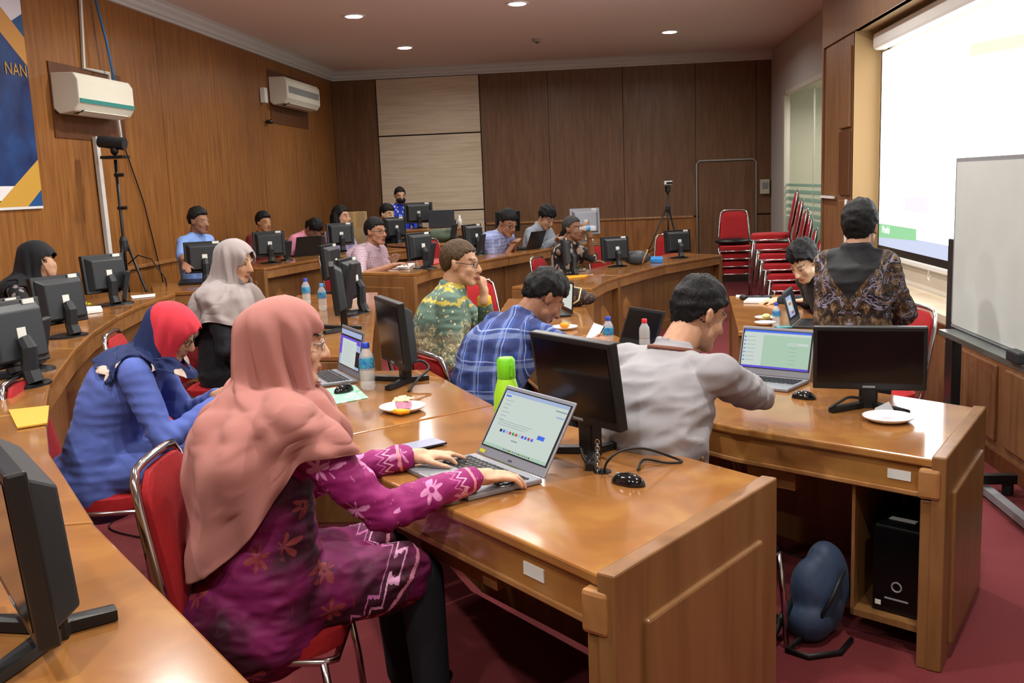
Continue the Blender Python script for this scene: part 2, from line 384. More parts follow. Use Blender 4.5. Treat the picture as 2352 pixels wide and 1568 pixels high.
def aircon(name, label, y0, y1, z0, z1, dp, stripe):
    L = y1-y0; H = z1-z0; t = thing(name, label, 'air conditioner', (XL, (y0+y1)/2, z0), 0, 'wall air conditioners')
    pr = [(0, .05), (.05, 0), (dp*.8, .02), (dp, .09), (dp, H-.06), (dp*.86, H-.005), (0, H)]
    V = [(x, s*L/2, z) for s in (-1, 1) for x, z in pr]; n = len(pr)
    MB().add(V, [tuple(range(n)), tuple(range(2*n-1, n-1, -1))]+[(i, (i+1) % n, n+(i+1) % n, n+i) for i in range(n)]).build('housing', M_AC, t, bevel=.012)
    MB().box((dp*.62, 0, .022), (dp*.45, L*.8, .02), Matrix.Rotation(R(-5), 3, 'Y')).build('air_outlet', M_SLOT, t)  # near-black strip for the outlet slot
    MB().box((dp*.78, 0, .012), (.07, L*.78, .008), Matrix.Rotation(R(-25), 3, 'Y')).build('louvre', M_AC, t)
    if stripe: MB().box((dp+.002, 0, .105), (.006, L*.985, .035)).build('stripe', M_TEAL, t)
    else: MB().box((dp+.002, 0, H*.55), (.006, L*.9, .09)).build('grille', M_GREY, t)
    return t
M_MARK = W_DARK
tag(MB().box((XL+.006, 8.62, 2.62), (.012, 1.24, .62)).build('backing_board', M_MARK), 'dark wooden backing board behind the air conditioner near the banner', 'board', 'air conditioner backing boards')
tag(MB().box((XL+.006, 14.42, 3.1), (.012, 1.75, .72)).build('backing_board', M_MARK), 'dark wooden backing board behind the air conditioner near the corner', 'board', 'air conditioner backing boards')
aircon('air_conditioner', 'white wall air conditioner with a teal stripe beside the banner', 8.02, 9.0, 2.5, 2.84, .24, True)
aircon('air_conditioner', 'cream wall air conditioner near the back left corner', 13.55, 15.15, 2.98, 3.36, .26, False)
tag(MB().box((XL+.04, 13.22, 3.08), (.07, .12, .2)).build('junction_box', M_WHITE, bevel=.008), 'small pale junction box left of the corner air conditioner', 'junction box')
tag(MB().ell((XL+.05, 13.35, 2.74), (.05, .07, .03)).ring([(XL, 13.35, 2.74), (XL+.06, 13.35, 2.74)], .012, 8).build('wall_hook', M_BLACK), 'small black hook on the left wall under the corner air conditioner', 'hook')
M_PIPE = mat('white_trunking', 'C9C9C4', .5)
tag(MB().ring([(XL+.02, 8.64, ZC-.1), (XL+.02, 8.56, 2.93), (XL+.02, 9.0, 2.93), (XL+.02, 9.02, 2.75)], .018, 6).build('cable_trunking', M_PIPE), 'white cable trunking running from the ceiling down to the striped air conditioner', 'trunking')
tag(MB().ring([(XL+.02, 9.1, 2.52), (XL+.02, 9.12, 2.3), (XL+.02, 8.62, 2.3)], .018, 6).ring([(XL+.03, 8.62, 2.34), (XL+.03, 8.66, .9)], .034, 6).build('cable_trunking', M_PIPE), 'white cable trunking running down the wall below the striped air conditioner', 'trunking')
tag(MB().ring([(XL+.05, 8.8, ZC-.12), (XL+.1, 8.86, 3.2), (XL+.12, 8.9, 2.84)], .012, 6).build('blue_cable', mat('blue_cable_sheath', '2E6FA8', .5), smooth=True), 'blue cable dropping from the ceiling to the striped air conditioner', 'cable')
tag(MB().ring([(XL+.02, 9.15, 2.3), (XL+.02, 9.45, 1.75), (XL+.02, 9.6, 1.3), (XL+.02, 9.75, .8)], .006, 6).build('hanging_wire', M_CORD), 'thin dark wire hanging along the left wall by the tripod', 'wire')
def tripod(label, x, y, z0, zt, head, spread, rz=0, cat='tripod', hub=.63):
    t = thing('tripod', label, cat, (x, y, z0), rz); h = zt-z0
    MB().ring([(0, 0, h*.3), (0, 0, h)], .014, 8).build('centre_pole', M_BLACK, t, smooth=True)
    MB().lathe([(0, h*(hub-.05)), (.03, h*(hub-.05)), (.036, h*(hub-.03)), (.036, h*hub), (.02, h*(hub+.02)), (0, h*(hub+.02))], 12).build('collar', M_BACK, t)
    for k in range(3):
        a = 2*math.pi*k/3+.5
        MB().ring([(.03*math.cos(a), .03*math.sin(a), h*(hub-.02)), (spread*math.cos(a), spread*math.sin(a), .012)], [.013, .009], 8).ring([(0, 0, h*(hub-.32)), (spread*.5*math.cos(a), spread*.5*math.sin(a), h*(hub-.02)*.5)], .005, 6).build('leg', M_BLACK, t, smooth=True)
    if head == 'cam':
        MB().box((0, 0, h+.05), (.07, .06, .1)).build('pan_head', M_BLACK, t, bevel=.01)
        c = MB().box((0, -.02, h+.14), (.13, .05, .06)).build('webcam', M_WHITE, t, bevel=.012)
        MB().ring([(-.05, -.05, h+.14), (0, -.052, h+.14), (.05, -.05, h+.14)], .016, 8).build('lens', M_BLACK, c)
    else:
        MB().box((0, 0, h+.02), (.2, .14, .025)).build('plate', M_BLACK, t)
        MB().ring([(-.13, 0, h+.16), (.1, 0, h+.13)], [.05, .055], 12).build('camera_body', M_BACK, t, smooth='auto')
        MB().ell((0, 0, h+.08), (.035, .035, .045)).build('ball_joint', M_BLACK, t, smooth=True)
        for q in (.93, .78): MB().ring([(-.02, 0, h*q), (.06, 0, h*q)], .016, 8).build('clamp_knob', M_BLACK, t)
        MB().ring([(.02, 0, h*.52), (.12, 0, h*.56), (.24, 0, h*.54), (.34, .02, h*.45), (.36, .05, h*.2)], .006, 6).build('cable', M_CORD, t)
    return t
tripod('black camera stand on the left wall side below the striped air conditioner', -4.22, 8.35, .22, 2.12, 'stand', .35)
tripod('black tripod with a small white webcam before the back wall', .98, 15.3, .0, 1.56, 'cam', .6, 0.5, hub=.86)
# ------------------------------------------------------------------ desks
def off(a, b, d):                       # point d metres from a toward b
    L = math.hypot(b[0]-a[0], b[1]-a[1]); return lerp(a, b, d/L)
def desk(label, user, front, zb, h=.78, ends=(True, True), panel=True, diamond=(), stickers=(), bay=None, drawer=None, group='curved computer desks', cat='desk', lip=(False, False)):
    cx = sum(p[0] for p in user+front)/len(user+front); cy = sum(p[1] for p in user+front)/len(user+front)
    t = thing('desk', label, cat, (cx, cy, zb), 0, group)
    sh = lambda q: [(p[0]-cx, p[1]-cy) for p in q]
    U, F = sh(user), sh(front); n = len(U)
    IN = lambda d: [off(f, u, d) for f, u in zip(F, U)]
    IU = lambda d: [off(u, f, d) for f, u in zip(F, U)]
    MB().strip(U, F, h-.032, h).build('desktop', W_DESK, t, bevel=.007)
    MB().strip(IN(.012), IN(.035), h-.12, h-.033).build('front_fascia', W_TRIM, t)
    if panel:
        MB().strip(IN(.09), IN(.11), .0, h-.033).build('front_panel', W_SIDE, t)
        MB().strip(IN(.055), IN(.088), .0, .1).build('plinth', W_SIDE, t)
    MB().strip(IU(.02), IU(.045), h-.13, h-.033).build('apron', W_DESK, t)
    MB().strip(IU(.012), IU(.05), h-.15, h-.131).build('apron_moulding', W_TRIM, t, bevel=.004)
    for i, e in ((0, ends[0]), (n-1, ends[1])):
        if not e: continue
        j = 1 if i == 0 else n-2; s = 1 if i == 0 else -1
        u, f = Vector((*U[i], 0)), Vector((*F[i], 0)); d = (f-u); W = d.length; d.normalize()
        inn = Vector((*U[j], 0))-u; inn = (inn-d*inn.dot(d)).normalized(); a = math.atan2(d.y, d.x); M = Matrix.Rotation(a, 3, 'Z')
        c = (u+f)/2+inn*.02
        hh = h+(.012 if lip[0 if i == 0 else 1] else -.034); sgn = 1 if (M.inverted() @ inn).y > 0 else -1
        MB().box((c.x, c.y, hh/2), (W, .05, hh), M).build('end_panel', W_SIDE, t, bevel=.006)
        c2 = (u+f)/2-inn*.008
        MB().box((c2.x, c2.y, h*.45), (W*.72, .022, h*.74), M).build('raised_panel', W_SIDE, t, bevel=.008)
        p = u+d*.035+inn*.05
        MB().box((p.x, p.y, (h-.15)/2), (.055, .06, h-.15), M).build('pilaster', W_SIDE, t, bevel=.005)
        p = u+d*.03+inn*.05
        MB().box((p.x, p.y, h-.09), (.075, .075, .11), M).build('corner_block', W_TRIM, t, bevel=.012)
    for k, q in diamond:
        a = Vector((*lerp(F[k], F[k+1], q), 0)); nrm = Vector((*F[k], 0))-Vector((*U[k], 0)); nrm.normalize()
        c = a-nrm*.085; ang = math.atan2(nrm.y, nrm.x)
        MB().box((c.x, c.y, h*.48), (.012, .2, .2), Matrix.Rotation(ang, 3, 'Z') @ Matrix.Rotation(R(45), 3, 'X')).build('diamond_ornament', W_TRIM, t, bevel=.004)
    for k, q in stickers:
        a = Vector((*lerp(U[k], U[k+1], q), 0)); e = (Vector((*U[k+1], 0))-Vector((*U[k], 0))).normalized(); nrm = Vector((*U[k], 0))-Vector((*F[k], 0)); nrm = (nrm-e*nrm.dot(e)).normalized()
        c = a-nrm*.018
        MB().box((c.x, c.y, h-.082), (.003, .085, .035), Matrix.Rotation(math.atan2(nrm.y, nrm.x), 3, 'Z')).build('asset_label', M_STICK, t)
    if bay:                              # computer bay: divider and low shelf under the desk
        k, q, q2 = bay
        A, B, A2, B2 = lerp(U[k], U[k+1], q), lerp(F[k], F[k+1], q), lerp(U[k], U[k+1], q2), lerp(F[k], F[k+1], q2)
        A = off(A, B, .06); B = off(B, A, .12); A2 = off(A2, B2, .06); B2 = off(B2, A2, .12); e = .012
        A3 = lerp(A, A2, .04); B3 = lerp(B, B2, .04)
        MB().strip([A, B], [A3, B3], .1, h-.034).build('divider', W_SIDE, t)
        MB().strip([A, B], [A2, B2], .1, .125).build('shelf', W_SIDE, t)
    if drawer:
        k, q, q2 = drawer
        A, A2 = off(lerp(U[k], U[k+1], q), lerp(F[k], F[k+1], q), .1), off(lerp(U[k], U[k+1], q2), lerp(F[k], F[k+1], q2), .1)
        B, B2 = off(lerp(U[k], U[k+1], q), lerp(F[k], F[k+1], q), .4), off(lerp(U[k], U[k+1], q2), lerp(F[k], F[k+1], q2), .4)
        MB().strip([A, B], [A2, B2], h-.25, h-.18).build('keyboard_drawer', W_TRIM, t)
    return t
# middle ring, near side
Z2 = .10
desk('near wooden desk with the pink hijab woman\'s laptop and a mouse', [(0, 2.13), (-.71, 2.93), (-.97, 3.47)], [(.49, 2.87), (-.12, 3.56), (-.47, 3.94)], Z2, ends=(True, False), stickers=[(0, .3)], lip=(True, False), drawer=(0, .55, .95))
desk('wooden desk holding the cake plate and mousepad', [(-.975, 3.48), (-1.3, 4.05), (-1.7, 4.75)], [(-.475, 3.955), (-.68, 4.35), (-.89, 4.77)], Z2, ends=(False, True))
desk('long wooden desk in front of the grey hijab woman', [(-2.0, 5.3), (-2.4, 6.8), (-2.72, 8.45)], [(-1.28, 5.2), (-1.66, 6.9), (-2.0, 8.5)], Z2, ends=(True, True))
# inner ring
desk('right-hand wooden desk with the plate, monitor and computer bay', [(1.15, 3.39), (.5, 3.91), (-.02, 4.5)], [(1.56, 4.15), (1.0, 4.74), (.6, 5.25)], 0, stickers=[(0, .2)], lip=(True, False), bay=(0, .42, .03), drawer=(0, .72, .98), ends=(True, False))
desk('curved wooden desk in front of the plaid shirt man', [(-.03, 4.51), (-.38, 5.3), (-.62, 6.1)], [(.59, 5.26), (.2, 5.9), (.03, 6.45)], 0, ends=(False, False))
desk('curved wooden desk with the brown purse on it', [(-.625, 6.11), (-.83, 7.2), (-.86, 8.6)], [(.025, 6.46), (-.1, 7.1), (-.2, 8.4)], 0, ends=(False, True))
dk = desk('wooden desk with diamond ornament where the man drinks', [(-.92, 9.6), (-.62, 10.4), (-.42, 10.75)], [(-.13, 9.25), (.03, 10.0), (.16, 10.38)], 0, ends=(True, True), diamond=[(1, .1)])
desk('wooden desk with the grey bag on it', [(-.42, 10.76), (-.22, 11.2), (.08, 11.85)], [(.165, 10.39), (.42, 11.0), (.72, 11.66)], 0, ends=(False, False), diamond=[(0, .5)])
desk('far end wooden desk with a lone monitor by the stacked chairs', [(.085, 11.86), (.5, 12.6), (.95, 13.35)], [(.725, 11.67), (1.08, 12.2), (1.5, 12.8)], 0, ends=(False, True))
# middle ring, far side
Z2F = .17
desk('wooden desk end where the man in glasses leans', [(-2.62, 9.87), (-2.5, 10.4), (-2.36, 10.85)], [(-1.86, 9.47), (-1.78, 10.1), (-1.62, 10.48)], Z2F)
desk('wooden desk where the blue shirt man uses a laptop', [(-2.355, 10.86), (-2.0, 11.45), (-1.7, 11.9)], [(-1.61, 10.49), (-1.36, 10.95), (-1.12, 11.55)], Z2F, ends=(False, False))
desk('wooden desk with a silver monitor near the tripod', [(-1.695, 11.91), (-1.1, 13.1), (-.35, 14.5)], [(-1.11, 11.56), (-.6, 12.7), (.18, 13.95)], Z2F, ends=(False, True))
# outer ring along the left wall
Z3 = .22
desk('bottom left wooden desk with the large monitor on it', [(-.62, .42), (-1.3, 1.3), (-1.95, 2.05)], [(-.1, .85), (-.58, 1.43), (-1.26, 2.2)], Z3, ends=(True, False), lip=(True, False))
desk('left wooden desk with the yellow envelope', [(-1.96, 2.06), (-2.3, 2.5), (-2.72, 3.1)], [(-1.265, 2.21), (-1.76, 2.86), (-2.12, 3.45)], Z3, ends=(False, False))
desk('left curved wooden desk with two monitors seen from behind', [(-2.725, 3.11), (-3.08, 4.1), (-3.42, 5.1)], [(-2.125, 3.46), (-2.42, 4.0), (-2.82, 4.93)], Z3, ends=(False, False), diamond=[(0, .5)])
desk('left curved wooden desk in front of the black hijab woman', [(-3.425, 5.11), (-3.68, 5.9), (-3.9, 6.7)], [(-2.825, 4.94), (-3.07, 5.6), (-3.29, 6.32)], Z3, ends=(False, False), diamond=[(0, .6)])
desk('left wooden desk with a white paper by the corner', [(-3.905, 6.71), (-4.1, 7.4), (-4.12, 7.98)], [(-3.295, 6.33), (-3.44, 7.0), (-3.53, 7.78)], Z3, ends=(False, False))
desk('pale wooden table in front of the light blue shirt man', [(-4.2, 8.75), (-3.55, 8.9)], [(-3.75, 7.84), (-3.2, 7.9)], Z3, ends=(True, True))
desk('far left wooden desk with the dark laptop on it', [(-4.28, 10.4), (-4.15, 11.1), (-3.92, 11.85)], [(-3.6, 10.14), (-3.48, 10.7), (-3.3, 11.5)], Z3, ends=(True, False), diamond=[(0, .7)])
desk('far wooden desk where the long haired woman sits', [(-3.92, 11.86), (-3.5, 12.5), (-2.95, 13.15)], [(-3.3, 11.51), (-2.95, 12.0), (-2.45, 12.55)], Z3, ends=(False, False))
desk('far wooden desk with the green bag on it', [(-2.945, 13.16), (-2.2, 13.75), (-1.5, 14.3)], [(-2.44, 12.56), (-1.85, 13.0), (-1.2, 13.5)], Z3, ends=(False, True), h=.82)
desk('raised wooden desk before the pale panel where the masked man sits', [(-3.1, 14.6), (-2.05, 14.85)], [(-3.0, 14.0), (-1.95, 14.3)], .4, ends=(True, True), group=None)
tag(struct(MB().prism([(-3.6, 13.95), (-1.6, 14.2), (-1.6, YB), (-3.6, YB)], .22, .4).build('floor', M_CARPET)))
# presenter's table
pt = thing('presenter_table', 'narrow wooden table with an open laptop beside the projector screen', 'table', (1.15, 7.35, 0))
X0 = [(-.3, -.95), (-.12, .98)]; X1 = [(.3, -1.02), (.33, .96)]
MB().strip(X0, X1, .745, .78).build('tabletop', W_DESK, pt, bevel=.006)
MB().strip([off(a, b, .02) for a, b in zip(X0, X1)], [off(a, b, .045) for a, b in zip(X0, X1)], .0, .744).build('front_panel', W_SIDE, pt)
MB().strip([lerp(X0[0], X0[1], .01), lerp(X1[0], X1[1], .01)], [lerp(X0[0], X0[1], .03), lerp(X1[0], X1[1], .03)], 0, .744).build('end_panel', W_SIDE, pt)
MB().strip([lerp(X0[0], X0[1], .97), lerp(X1[0], X1[1], .97)], [lerp(X0[0], X0[1], .99), lerp(X1[0], X1[1], .99)], 0, .744).build('end_panel', W_SIDE, pt)

# ------------------------------------------------------------------ chairs
def chair_proto():
    t = thing('banquet_chair', '-', 'chair')
    # local: sitter faces +y
    b = MB()
    V = [];
    b.loft([((0, .02, z), (.21*k, 0, 0), (0, .215*k, 0)) for z, k in ((.40, .9), (.405, .98), (.43, 1), (.455, .97), (.468, .8))], 24)
    b.v = [(math.copysign(min(abs(x)*1.22, .215), x), math.copysign(min(abs(y-.02)*1.22, .22), y-.02)+.02, z) for x, y, z in b.v]
    b.build('seat', M_RED, t, smooth='auto')
    b = MB(); nz, nx = 14, 11; ti = math.tan(R(11))
    hw = lambda q: (.205-.03*q)*(1 if q < .86 else math.sqrt(max(0, 1-((q-.86)/.14)**2*.55)))
    gr = []
    for side in (1, -1):
        for i in range(nz):
            q = i/(nz-1); z = .50+.43*q
            for j in range(nx):
                s = j/(nx-1)*2-1; e = min(1, (1-abs(s))*4, (1-q)*6+.15, q*6+.15)
                gr.append((s*hw(q), -.195-ti*(z-.5)+side*(.008+.02*e)+(-.012*s*s*-1), z))
    b.v = gr; N = nz*nx
    for k in (0, 1):
        for i in range(nz-1):
            for j in range(nx-1):
                q = (k*N+i*nx+j, k*N+i*nx+j+1, k*N+(i+1)*nx+j+1, k*N+(i+1)*nx+j); b.f.append(q if k else q[::-1])
    def edge(a, c): b.f.append((a, c, c+N, a+N))
    for i in range(nz-1): edge(i*nx, (i+1)*nx); edge((i+1)*nx+nx-1, i*nx+nx-1)
    for j in range(nx-1): edge(j+1, j); edge((nz-1)*nx+j, (nz-1)*nx+j+1)
    b.m = [0]*len(b.f)
    b.build('backrest', M_RED, t, smooth='auto')
    yb = lambda z: -.2-ti*(z-.5)
    P = [(s*.215, yb(z), z) for s, z in ((-1, .42), (-1, .6), (-.95, .75), (-.9, .85), (-.84, .915), (-.7, .945), (-.4, .952), (0, .953), (.4, .952), (.7, .945), (.84, .915), (.9, .85), (.95, .75), (1, .6), (1, .42))]
    MB().ring(P, .0125, 10).build('back_frame', M_CHROME, t, smooth=True)
    MB().ring([(s*.21, y, z) for s, y, z in ((-1, -.19, .42), (-1, 0, .40), (-1, .2, .395), (-.9, .232, .393), (.9, .232, .393), (1, .2, .395), (1, 0, .40), (1, -.19, .42))], .0115, 8).build('seat_frame', M_CHROME, t, smooth=True)
    for s in (-1, 1):
        MB().ring([(s*.21, .2, .395), (s*.22, .225, .2), (s*.225, .24, .008)], .0115, 8).build('leg', M_CHROME, t, smooth=True)
        MB().ring([(s*.215, -.185, .42), (s*.222, -.25, .2), (s*.228, -.3, .008)], .0115, 8).build('leg', M_CHROME, t, smooth=True)
    return t
CH = chair_proto(); used = []
def put_chair(x, y, z, face, label, group='red banquet chairs at the desks'):
    rz = R(face-90)
    if not used:
        used.append(1); CH.location = (x, y, z); CH.rotation_euler = (0, 0, rz); CH['label'] = label; CH['group'] = group; return CH
    return dup(CH, (x, y, z), rz, label, group)
# projector screen -------------------------------------------------
def screen_mat():
    g = NG('projected_slide', .8); X = g.xyz(); y, z = X[1], X[2]      # local y runs right to -length, z down
    c = g.mix(g.math('LESS_THAN', z, -1.62), (1, 1, 1), (.11, .125, .17))
    gr = g.math('MULTIPLY', g.math('LESS_THAN', z, -1.535), g.math('GREATER_THAN', y, -1.14))
    gr = g.math('MULTIPLY', gr, g.math('GREATER_THAN', z, g.math('MULTIPLY_ADD', y, -.03, -1.665)))
    c = g.mix(gr, c, (.045, .13, .06))
    d = g.math('SQRT', g.math('ADD', g.math('POWER', g.math('ADD', y, .17), 2), g.math('POWER', g.math('MULTIPLY', g.math('ADD', z, .36), .8), 2)))
    c = g.mix(g.math('MULTIPLY', g.math('LESS_THAN', d, .068), g.math('GREATER_THAN', d, .055)), c, (.19, .16, .22))
    sm = g.math('MULTIPLY', g.math('LESS_THAN', g.math('ABSOLUTE', g.math('ADD', y, 1.1)), .3), g.math('LESS_THAN', g.math('ABSOLUTE', g.math('ADD', z, 1.34)), .06))
    c = g.mix(sm, c, (.24, .17, .2))
    sm = g.math('MULTIPLY', g.math('LESS_THAN', y, -2.2), g.math('LESS_THAN', g.math('ABSOLUTE', g.math('ADD', z, g.math('MULTIPLY_ADD', y, -.06, .12))), .04))
    c = g.mix(sm, c, (.25, .22, .14))
    g.L.new(c, g.b.inputs['Emission Color']); g.b.inputs['Emission Strength'].default_value = 3.4
    g.b.inputs['Base Color'].default_value = (.12, .12, .12, 1)
    return g.m
YS = 9.5; XS = 2.55
ps = thing('projection_screen', 'wide pull-down projection screen glowing white on the right wall', 'projection screen', (XS, YS, 2.82))
MB().box((0, -2.65, -.87), (.006, 5.24, 1.74)).build('screen_fabric', screen_mat(), ps)
MB().box((0, -2.65, -1.765), (.012, 5.3, .06)).box((0, -.014, -.88), (.008, .034, 1.78)).build('black_border', M_BLACK, ps)
MB().box((0, -2.65, -1.82), (.035, 5.36, .045)).build('bottom_bar', M_WHITE, ps, bevel=.01)
MB().box((-.02, -2.72, .10), (.13, 5.44, .15)).build('roller_housing', M_WHITE, ps, bevel=.03)
MB().ring([(-.01, -1.5, -1.84), (-.01, -1.48, -1.9), (-.01, -1.52, -1.92), (-.01, -1.54, -1.88)], .004, 6).build('pull_loop', M_WHITE, ps)
text('slide_lettering', 'Modul', .095, mat('slide_letter_white', 'FFFFFF', .6, emit='FFFFFF', es=.8), (-.006, -.14, -1.585), (R(90), 0, R(-90)), ps, .0005, 'LEFT')
# whiteboard -------------------------------------------------------
wb = thing('whiteboard', 'mobile whiteboard on a black stand at the right edge', 'whiteboard', (1.84, 4.15, 0))
def wb_mat():
    g = NG('whiteboard_surface', .22); n = g.noise(g.obj(), 1.6, 4, .5)
    return g.done(g.ramp(n, [(.3, 'BEC4C1'), (.7, 'CBD0CD')]))
MB().box((-.012, 0, 1.38), (.02, 2.36, .84)).build('board', wb_mat(), wb)
MB().box((0, 0, 1.81), (.04, 2.4, .022)).box((0, 0, .955), (.04, 2.4, .022)).box((0, 1.19, 1.38), (.04, .022, .84)).box((0, -1.19, 1.38), (.04, .022, .84)).build('frame', M_GREY, wb)
MB().box((-.05, 0, .925), (.1, 2.3, .025)).build('pen_tray', mat('tray_metal', '6E7370', .35, .6), wb)
MB().box((.02, 0, .9), (.05, 2.5, .05)).build('crossbar', M_BLACK, wb)
for s in (-1, 1):
    MB().box((.02, s*1.27, .73), (.05, .12, 1.34)).build('post', M_BLACK, wb, bevel=.006)
    MB().box((.05, s*1.24, .09), (.62, .05, .05)).build('foot', M_BLACK, wb)
    for q in (-.22, .32): MB().lathe([(0, 0), (.03, 0), (.03, .05), (0, .05)], 12, (q, s*1.24, .005)).build('caster', M_BACK, wb)
MB().box((.2, 0, .035), (.05, 2.45, .04)).build('bottom_rail', M_GREY, wb)
er = tag(MB().box((1.74, 4.3, .97), (.05, .13, .05)).build('whiteboard_eraser', M_BACK, bevel=.008), 'dark eraser lying in the tray of the whiteboard', 'eraser')
# ------------------------------------------------------------------ people
def remesh(mb, voxel, it=4, name='tmp'):
    me = mb.mesh(name); o = bpy.data.objects.new(name, me); COL.objects.link(o)
    m = o.modifiers.new('r', 'REMESH'); m.mode = 'VOXEL'; m.voxel_size = voxel
    if it: s = o.modifiers.new('s', 'SMOOTH'); s.factor = .5; s.iterations = it
    r = bpy.data.meshes.new_from_object(o.evaluated_get(bpy.context.evaluated_depsgraph_get()))
    bpy.data.objects.remove(o); bpy.data.meshes.remove(me)
    return r
def co(me):
    a = np.empty(len(me.vertices)*3, np.float32); me.vertices.foreach_get('co', a); return a.reshape(-1, 3)
def no(me):
    a = np.empty(len(me.vertices)*3, np.float32); me.vertices.foreach_get('normal', a); return a.reshape(-1, 3)
def setco(me, a): me.vertices.foreach_set('co', a.astype(np.float32).ravel()); me.update()
def fattr(me, name, v):
    a = me.attributes.new(name, 'FLOAT', 'POINT'); a.data.foreach_set('value', np.asarray(v, np.float32))
def cattr(me, name, c):
    a = me.attributes.new(name, 'FLOAT_COLOR', 'POINT'); a.data.foreach_set('color', np.c_[c, np.ones(len(c))].astype(np.float32).ravel())
def wob(p, f, seed, n=5):             # cheap smooth noise -1..1
    g = np.random.RandomState(seed); r = np.zeros(len(p))
    for i in range(n):
        d = g.normal(size=3); d /= np.linalg.norm(d); r += np.sin(p @ (d*f*(.6+.8*g.rand())) + g.rand()*6.3 + .8*np.sin(p @ (g.normal(size=3)*f*.35)))
    return r/n*1.4
def finish(me, name, m, parent, base):
    a = co(me); setco(me, a-np.array(base, np.float32)); me.materials.clear()
    for x in (m if isinstance(m, (list, tuple)) else [m]): me.materials.append(x)
    me.polygons.foreach_set('use_smooth', [True]*len(me.polygons))
    o = bpy.data.objects.new(name, me); COL.objects.link(o); o.parent = parent; return o
def skin_mat():
    g = NG('skin', .5, spec=.35); a = g.n('ShaderNodeAttribute', attribute_name='tone').outputs['Color']
    g.b.inputs['Subsurface Weight'].default_value = .08; g.b.inputs['Subsurface Radius'].default_value = (.01, .004, .002)
    n = g.noise(g.obj(), 30, 4); k = g.ramp(n, [(.3, 'DDD2CC'), (.7, 'FFFFFF')])
    x = g.n('ShaderNodeMix', data_type='RGBA', blend_type='MULTIPLY'); g.L.new(a, x.inputs[6]); g.L.new(k, x.inputs[7]); x.inputs[0].default_value = .7
    return g.done(x.outputs[2])
M_SKIN = skin_mat()
def hair_mat(name, c, c2):
    g = NG(name, .55, spec=.3); n = g.noise(g.obj((60, 60, 18)), 3, 4, .3)
    return g.done(g.ramp(n, [(.35, c), (.7, c2)]), n, 1.0, .006)
M_HAIR = hair_mat('black_hair', '060607', '131214'); M_HAIRB = hair_mat('brown_tinted_hair', '2E2012', '5A4328'); M_HAIRG = hair_mat('greying_hair', '1A191A', '3C3A3A')
def V3(*a): return Vector(a)
def frame(fw, up=(0, 0, 1)):            # matrix with columns right, forward, up
    f = Vector(fw).normalized(); r = f.cross(Vector(up)).normalized(); u = r.cross(f); return Matrix((r, f, u)).transposed()
def rotm(face, pitch=0, roll=0):        # face in degrees ccw from +x; pitch + looks up; roll + tips to the right
    M = Matrix.Rotation(R(face-90), 3, 'Z') @ Matrix.Rotation(R(pitch), 3, 'X') @ Matrix.Rotation(R(roll), 3, 'Y'); return M
def head_blob(b, C, M, k=1, ears=True):
    def E(c, r, Q=None): b.ell(C+M @ Vector(c)*k, [x*k for x in r], M @ Q if Q is not None else M, 20, 14)
    def K(p, q, r0, r1): b.cap(C+M @ Vector(p)*k, C+M @ Vector(q)*k, r0*k, r1*k)
    E((0, -.014, .035), (.074, .093, .083)); E((0, .028, -.028), (.061, .060, .085)); E((0, .028, -.07), (.052, .053, .045))
    E((0, .066, -.1), (.024, .021, .018))
    for s in (-1, 1):
        E((s*.036, .056, -.03), (.023, .022, .026)); E((s*.026, .078, .023), (.024, .012, .009)); E((s*.031, .0695, .001), (.015, .013, .010))
        E((s*.011, .094, -.037), (.009, .010, .008)); K((s*.045, .02, -.06), (s*.02, .06, -.098), .022, .02)
        if ears:
            Q = Matrix.Rotation(R(s*18), 3, 'Z'); E((s*.077, -.012, -.004), (.009, .019, .030), Q); E((s*.083, -.02, .008), (.006, .012, .02), Q)
    K((0, .083, .012), (0, .106, -.030), .0085, .012); E((0, .106, -.036), (.013, .012, .0105))
    E((0, .086, -.0635), (.022, .010, .0055)); E((0, .084, -.0735), (.018, .010, .0065))
def face_cols(me, C, M, k, tone, opts):
    p = (co(me)-np.array(C))@np.array(M)/k; x, y, z = np.abs(p[:, 0]), p[:, 1], p[:, 2]
    t_ = np.array(rgb(tone)); t_ = np.minimum((t_*.88+t_.mean()*.12)*np.array((1.22, 1.30, 1.24)), .8); c = np.tile(t_, (len(p), 1)); near = np.linalg.norm(p, axis=1) < .2
    def put(msk, colr, w=1.0): c[msk & near] = c[msk & near]*(1-w)+np.array(rgb(colr))*w
    put((x < .024-np.abs(z+.068)*.9) & (y > .078) & (z < -.058) & (z > -.082), opts.get('lip', '8E4A44'), .75)
    put((np.abs(z+.0685) < .0014) & (x < .022) & (y > .075), '3A1C1A', .8)
    put((x > .012) & (x < .048) & (np.abs(z-.024-.006*np.sin((x-.012)*80)) < .0042) & (y > .045), '1A1412', .85)
    ey = ((x-.031)/.0125)**2+((z-.001)/.005)**2
    put((ey < 1.5) & (y > .06), '2A1A14', .7); put((ey < .9) & (y > .06), 'D9D2CC'); put((ey < .9) & (np.abs(x-.031) < .0055) & (y > .06), '120C0A')
    put((y > .09) & (np.abs(x-.009) < .005) & (z < -.041) & (z > -.048), '4A2A22', .6)
    if opts.get('stubble'): put((z < -.045) & (y > .0) & ~((x < .024) & (z > -.082) & (y > .08)), '5A4A42', .25)
    if opts.get('moustache'): put((x < .028) & (z < -.046) & (z > -.058) & (y > .07), '1A1412', .7)
    cattr(me, 'tone', c)
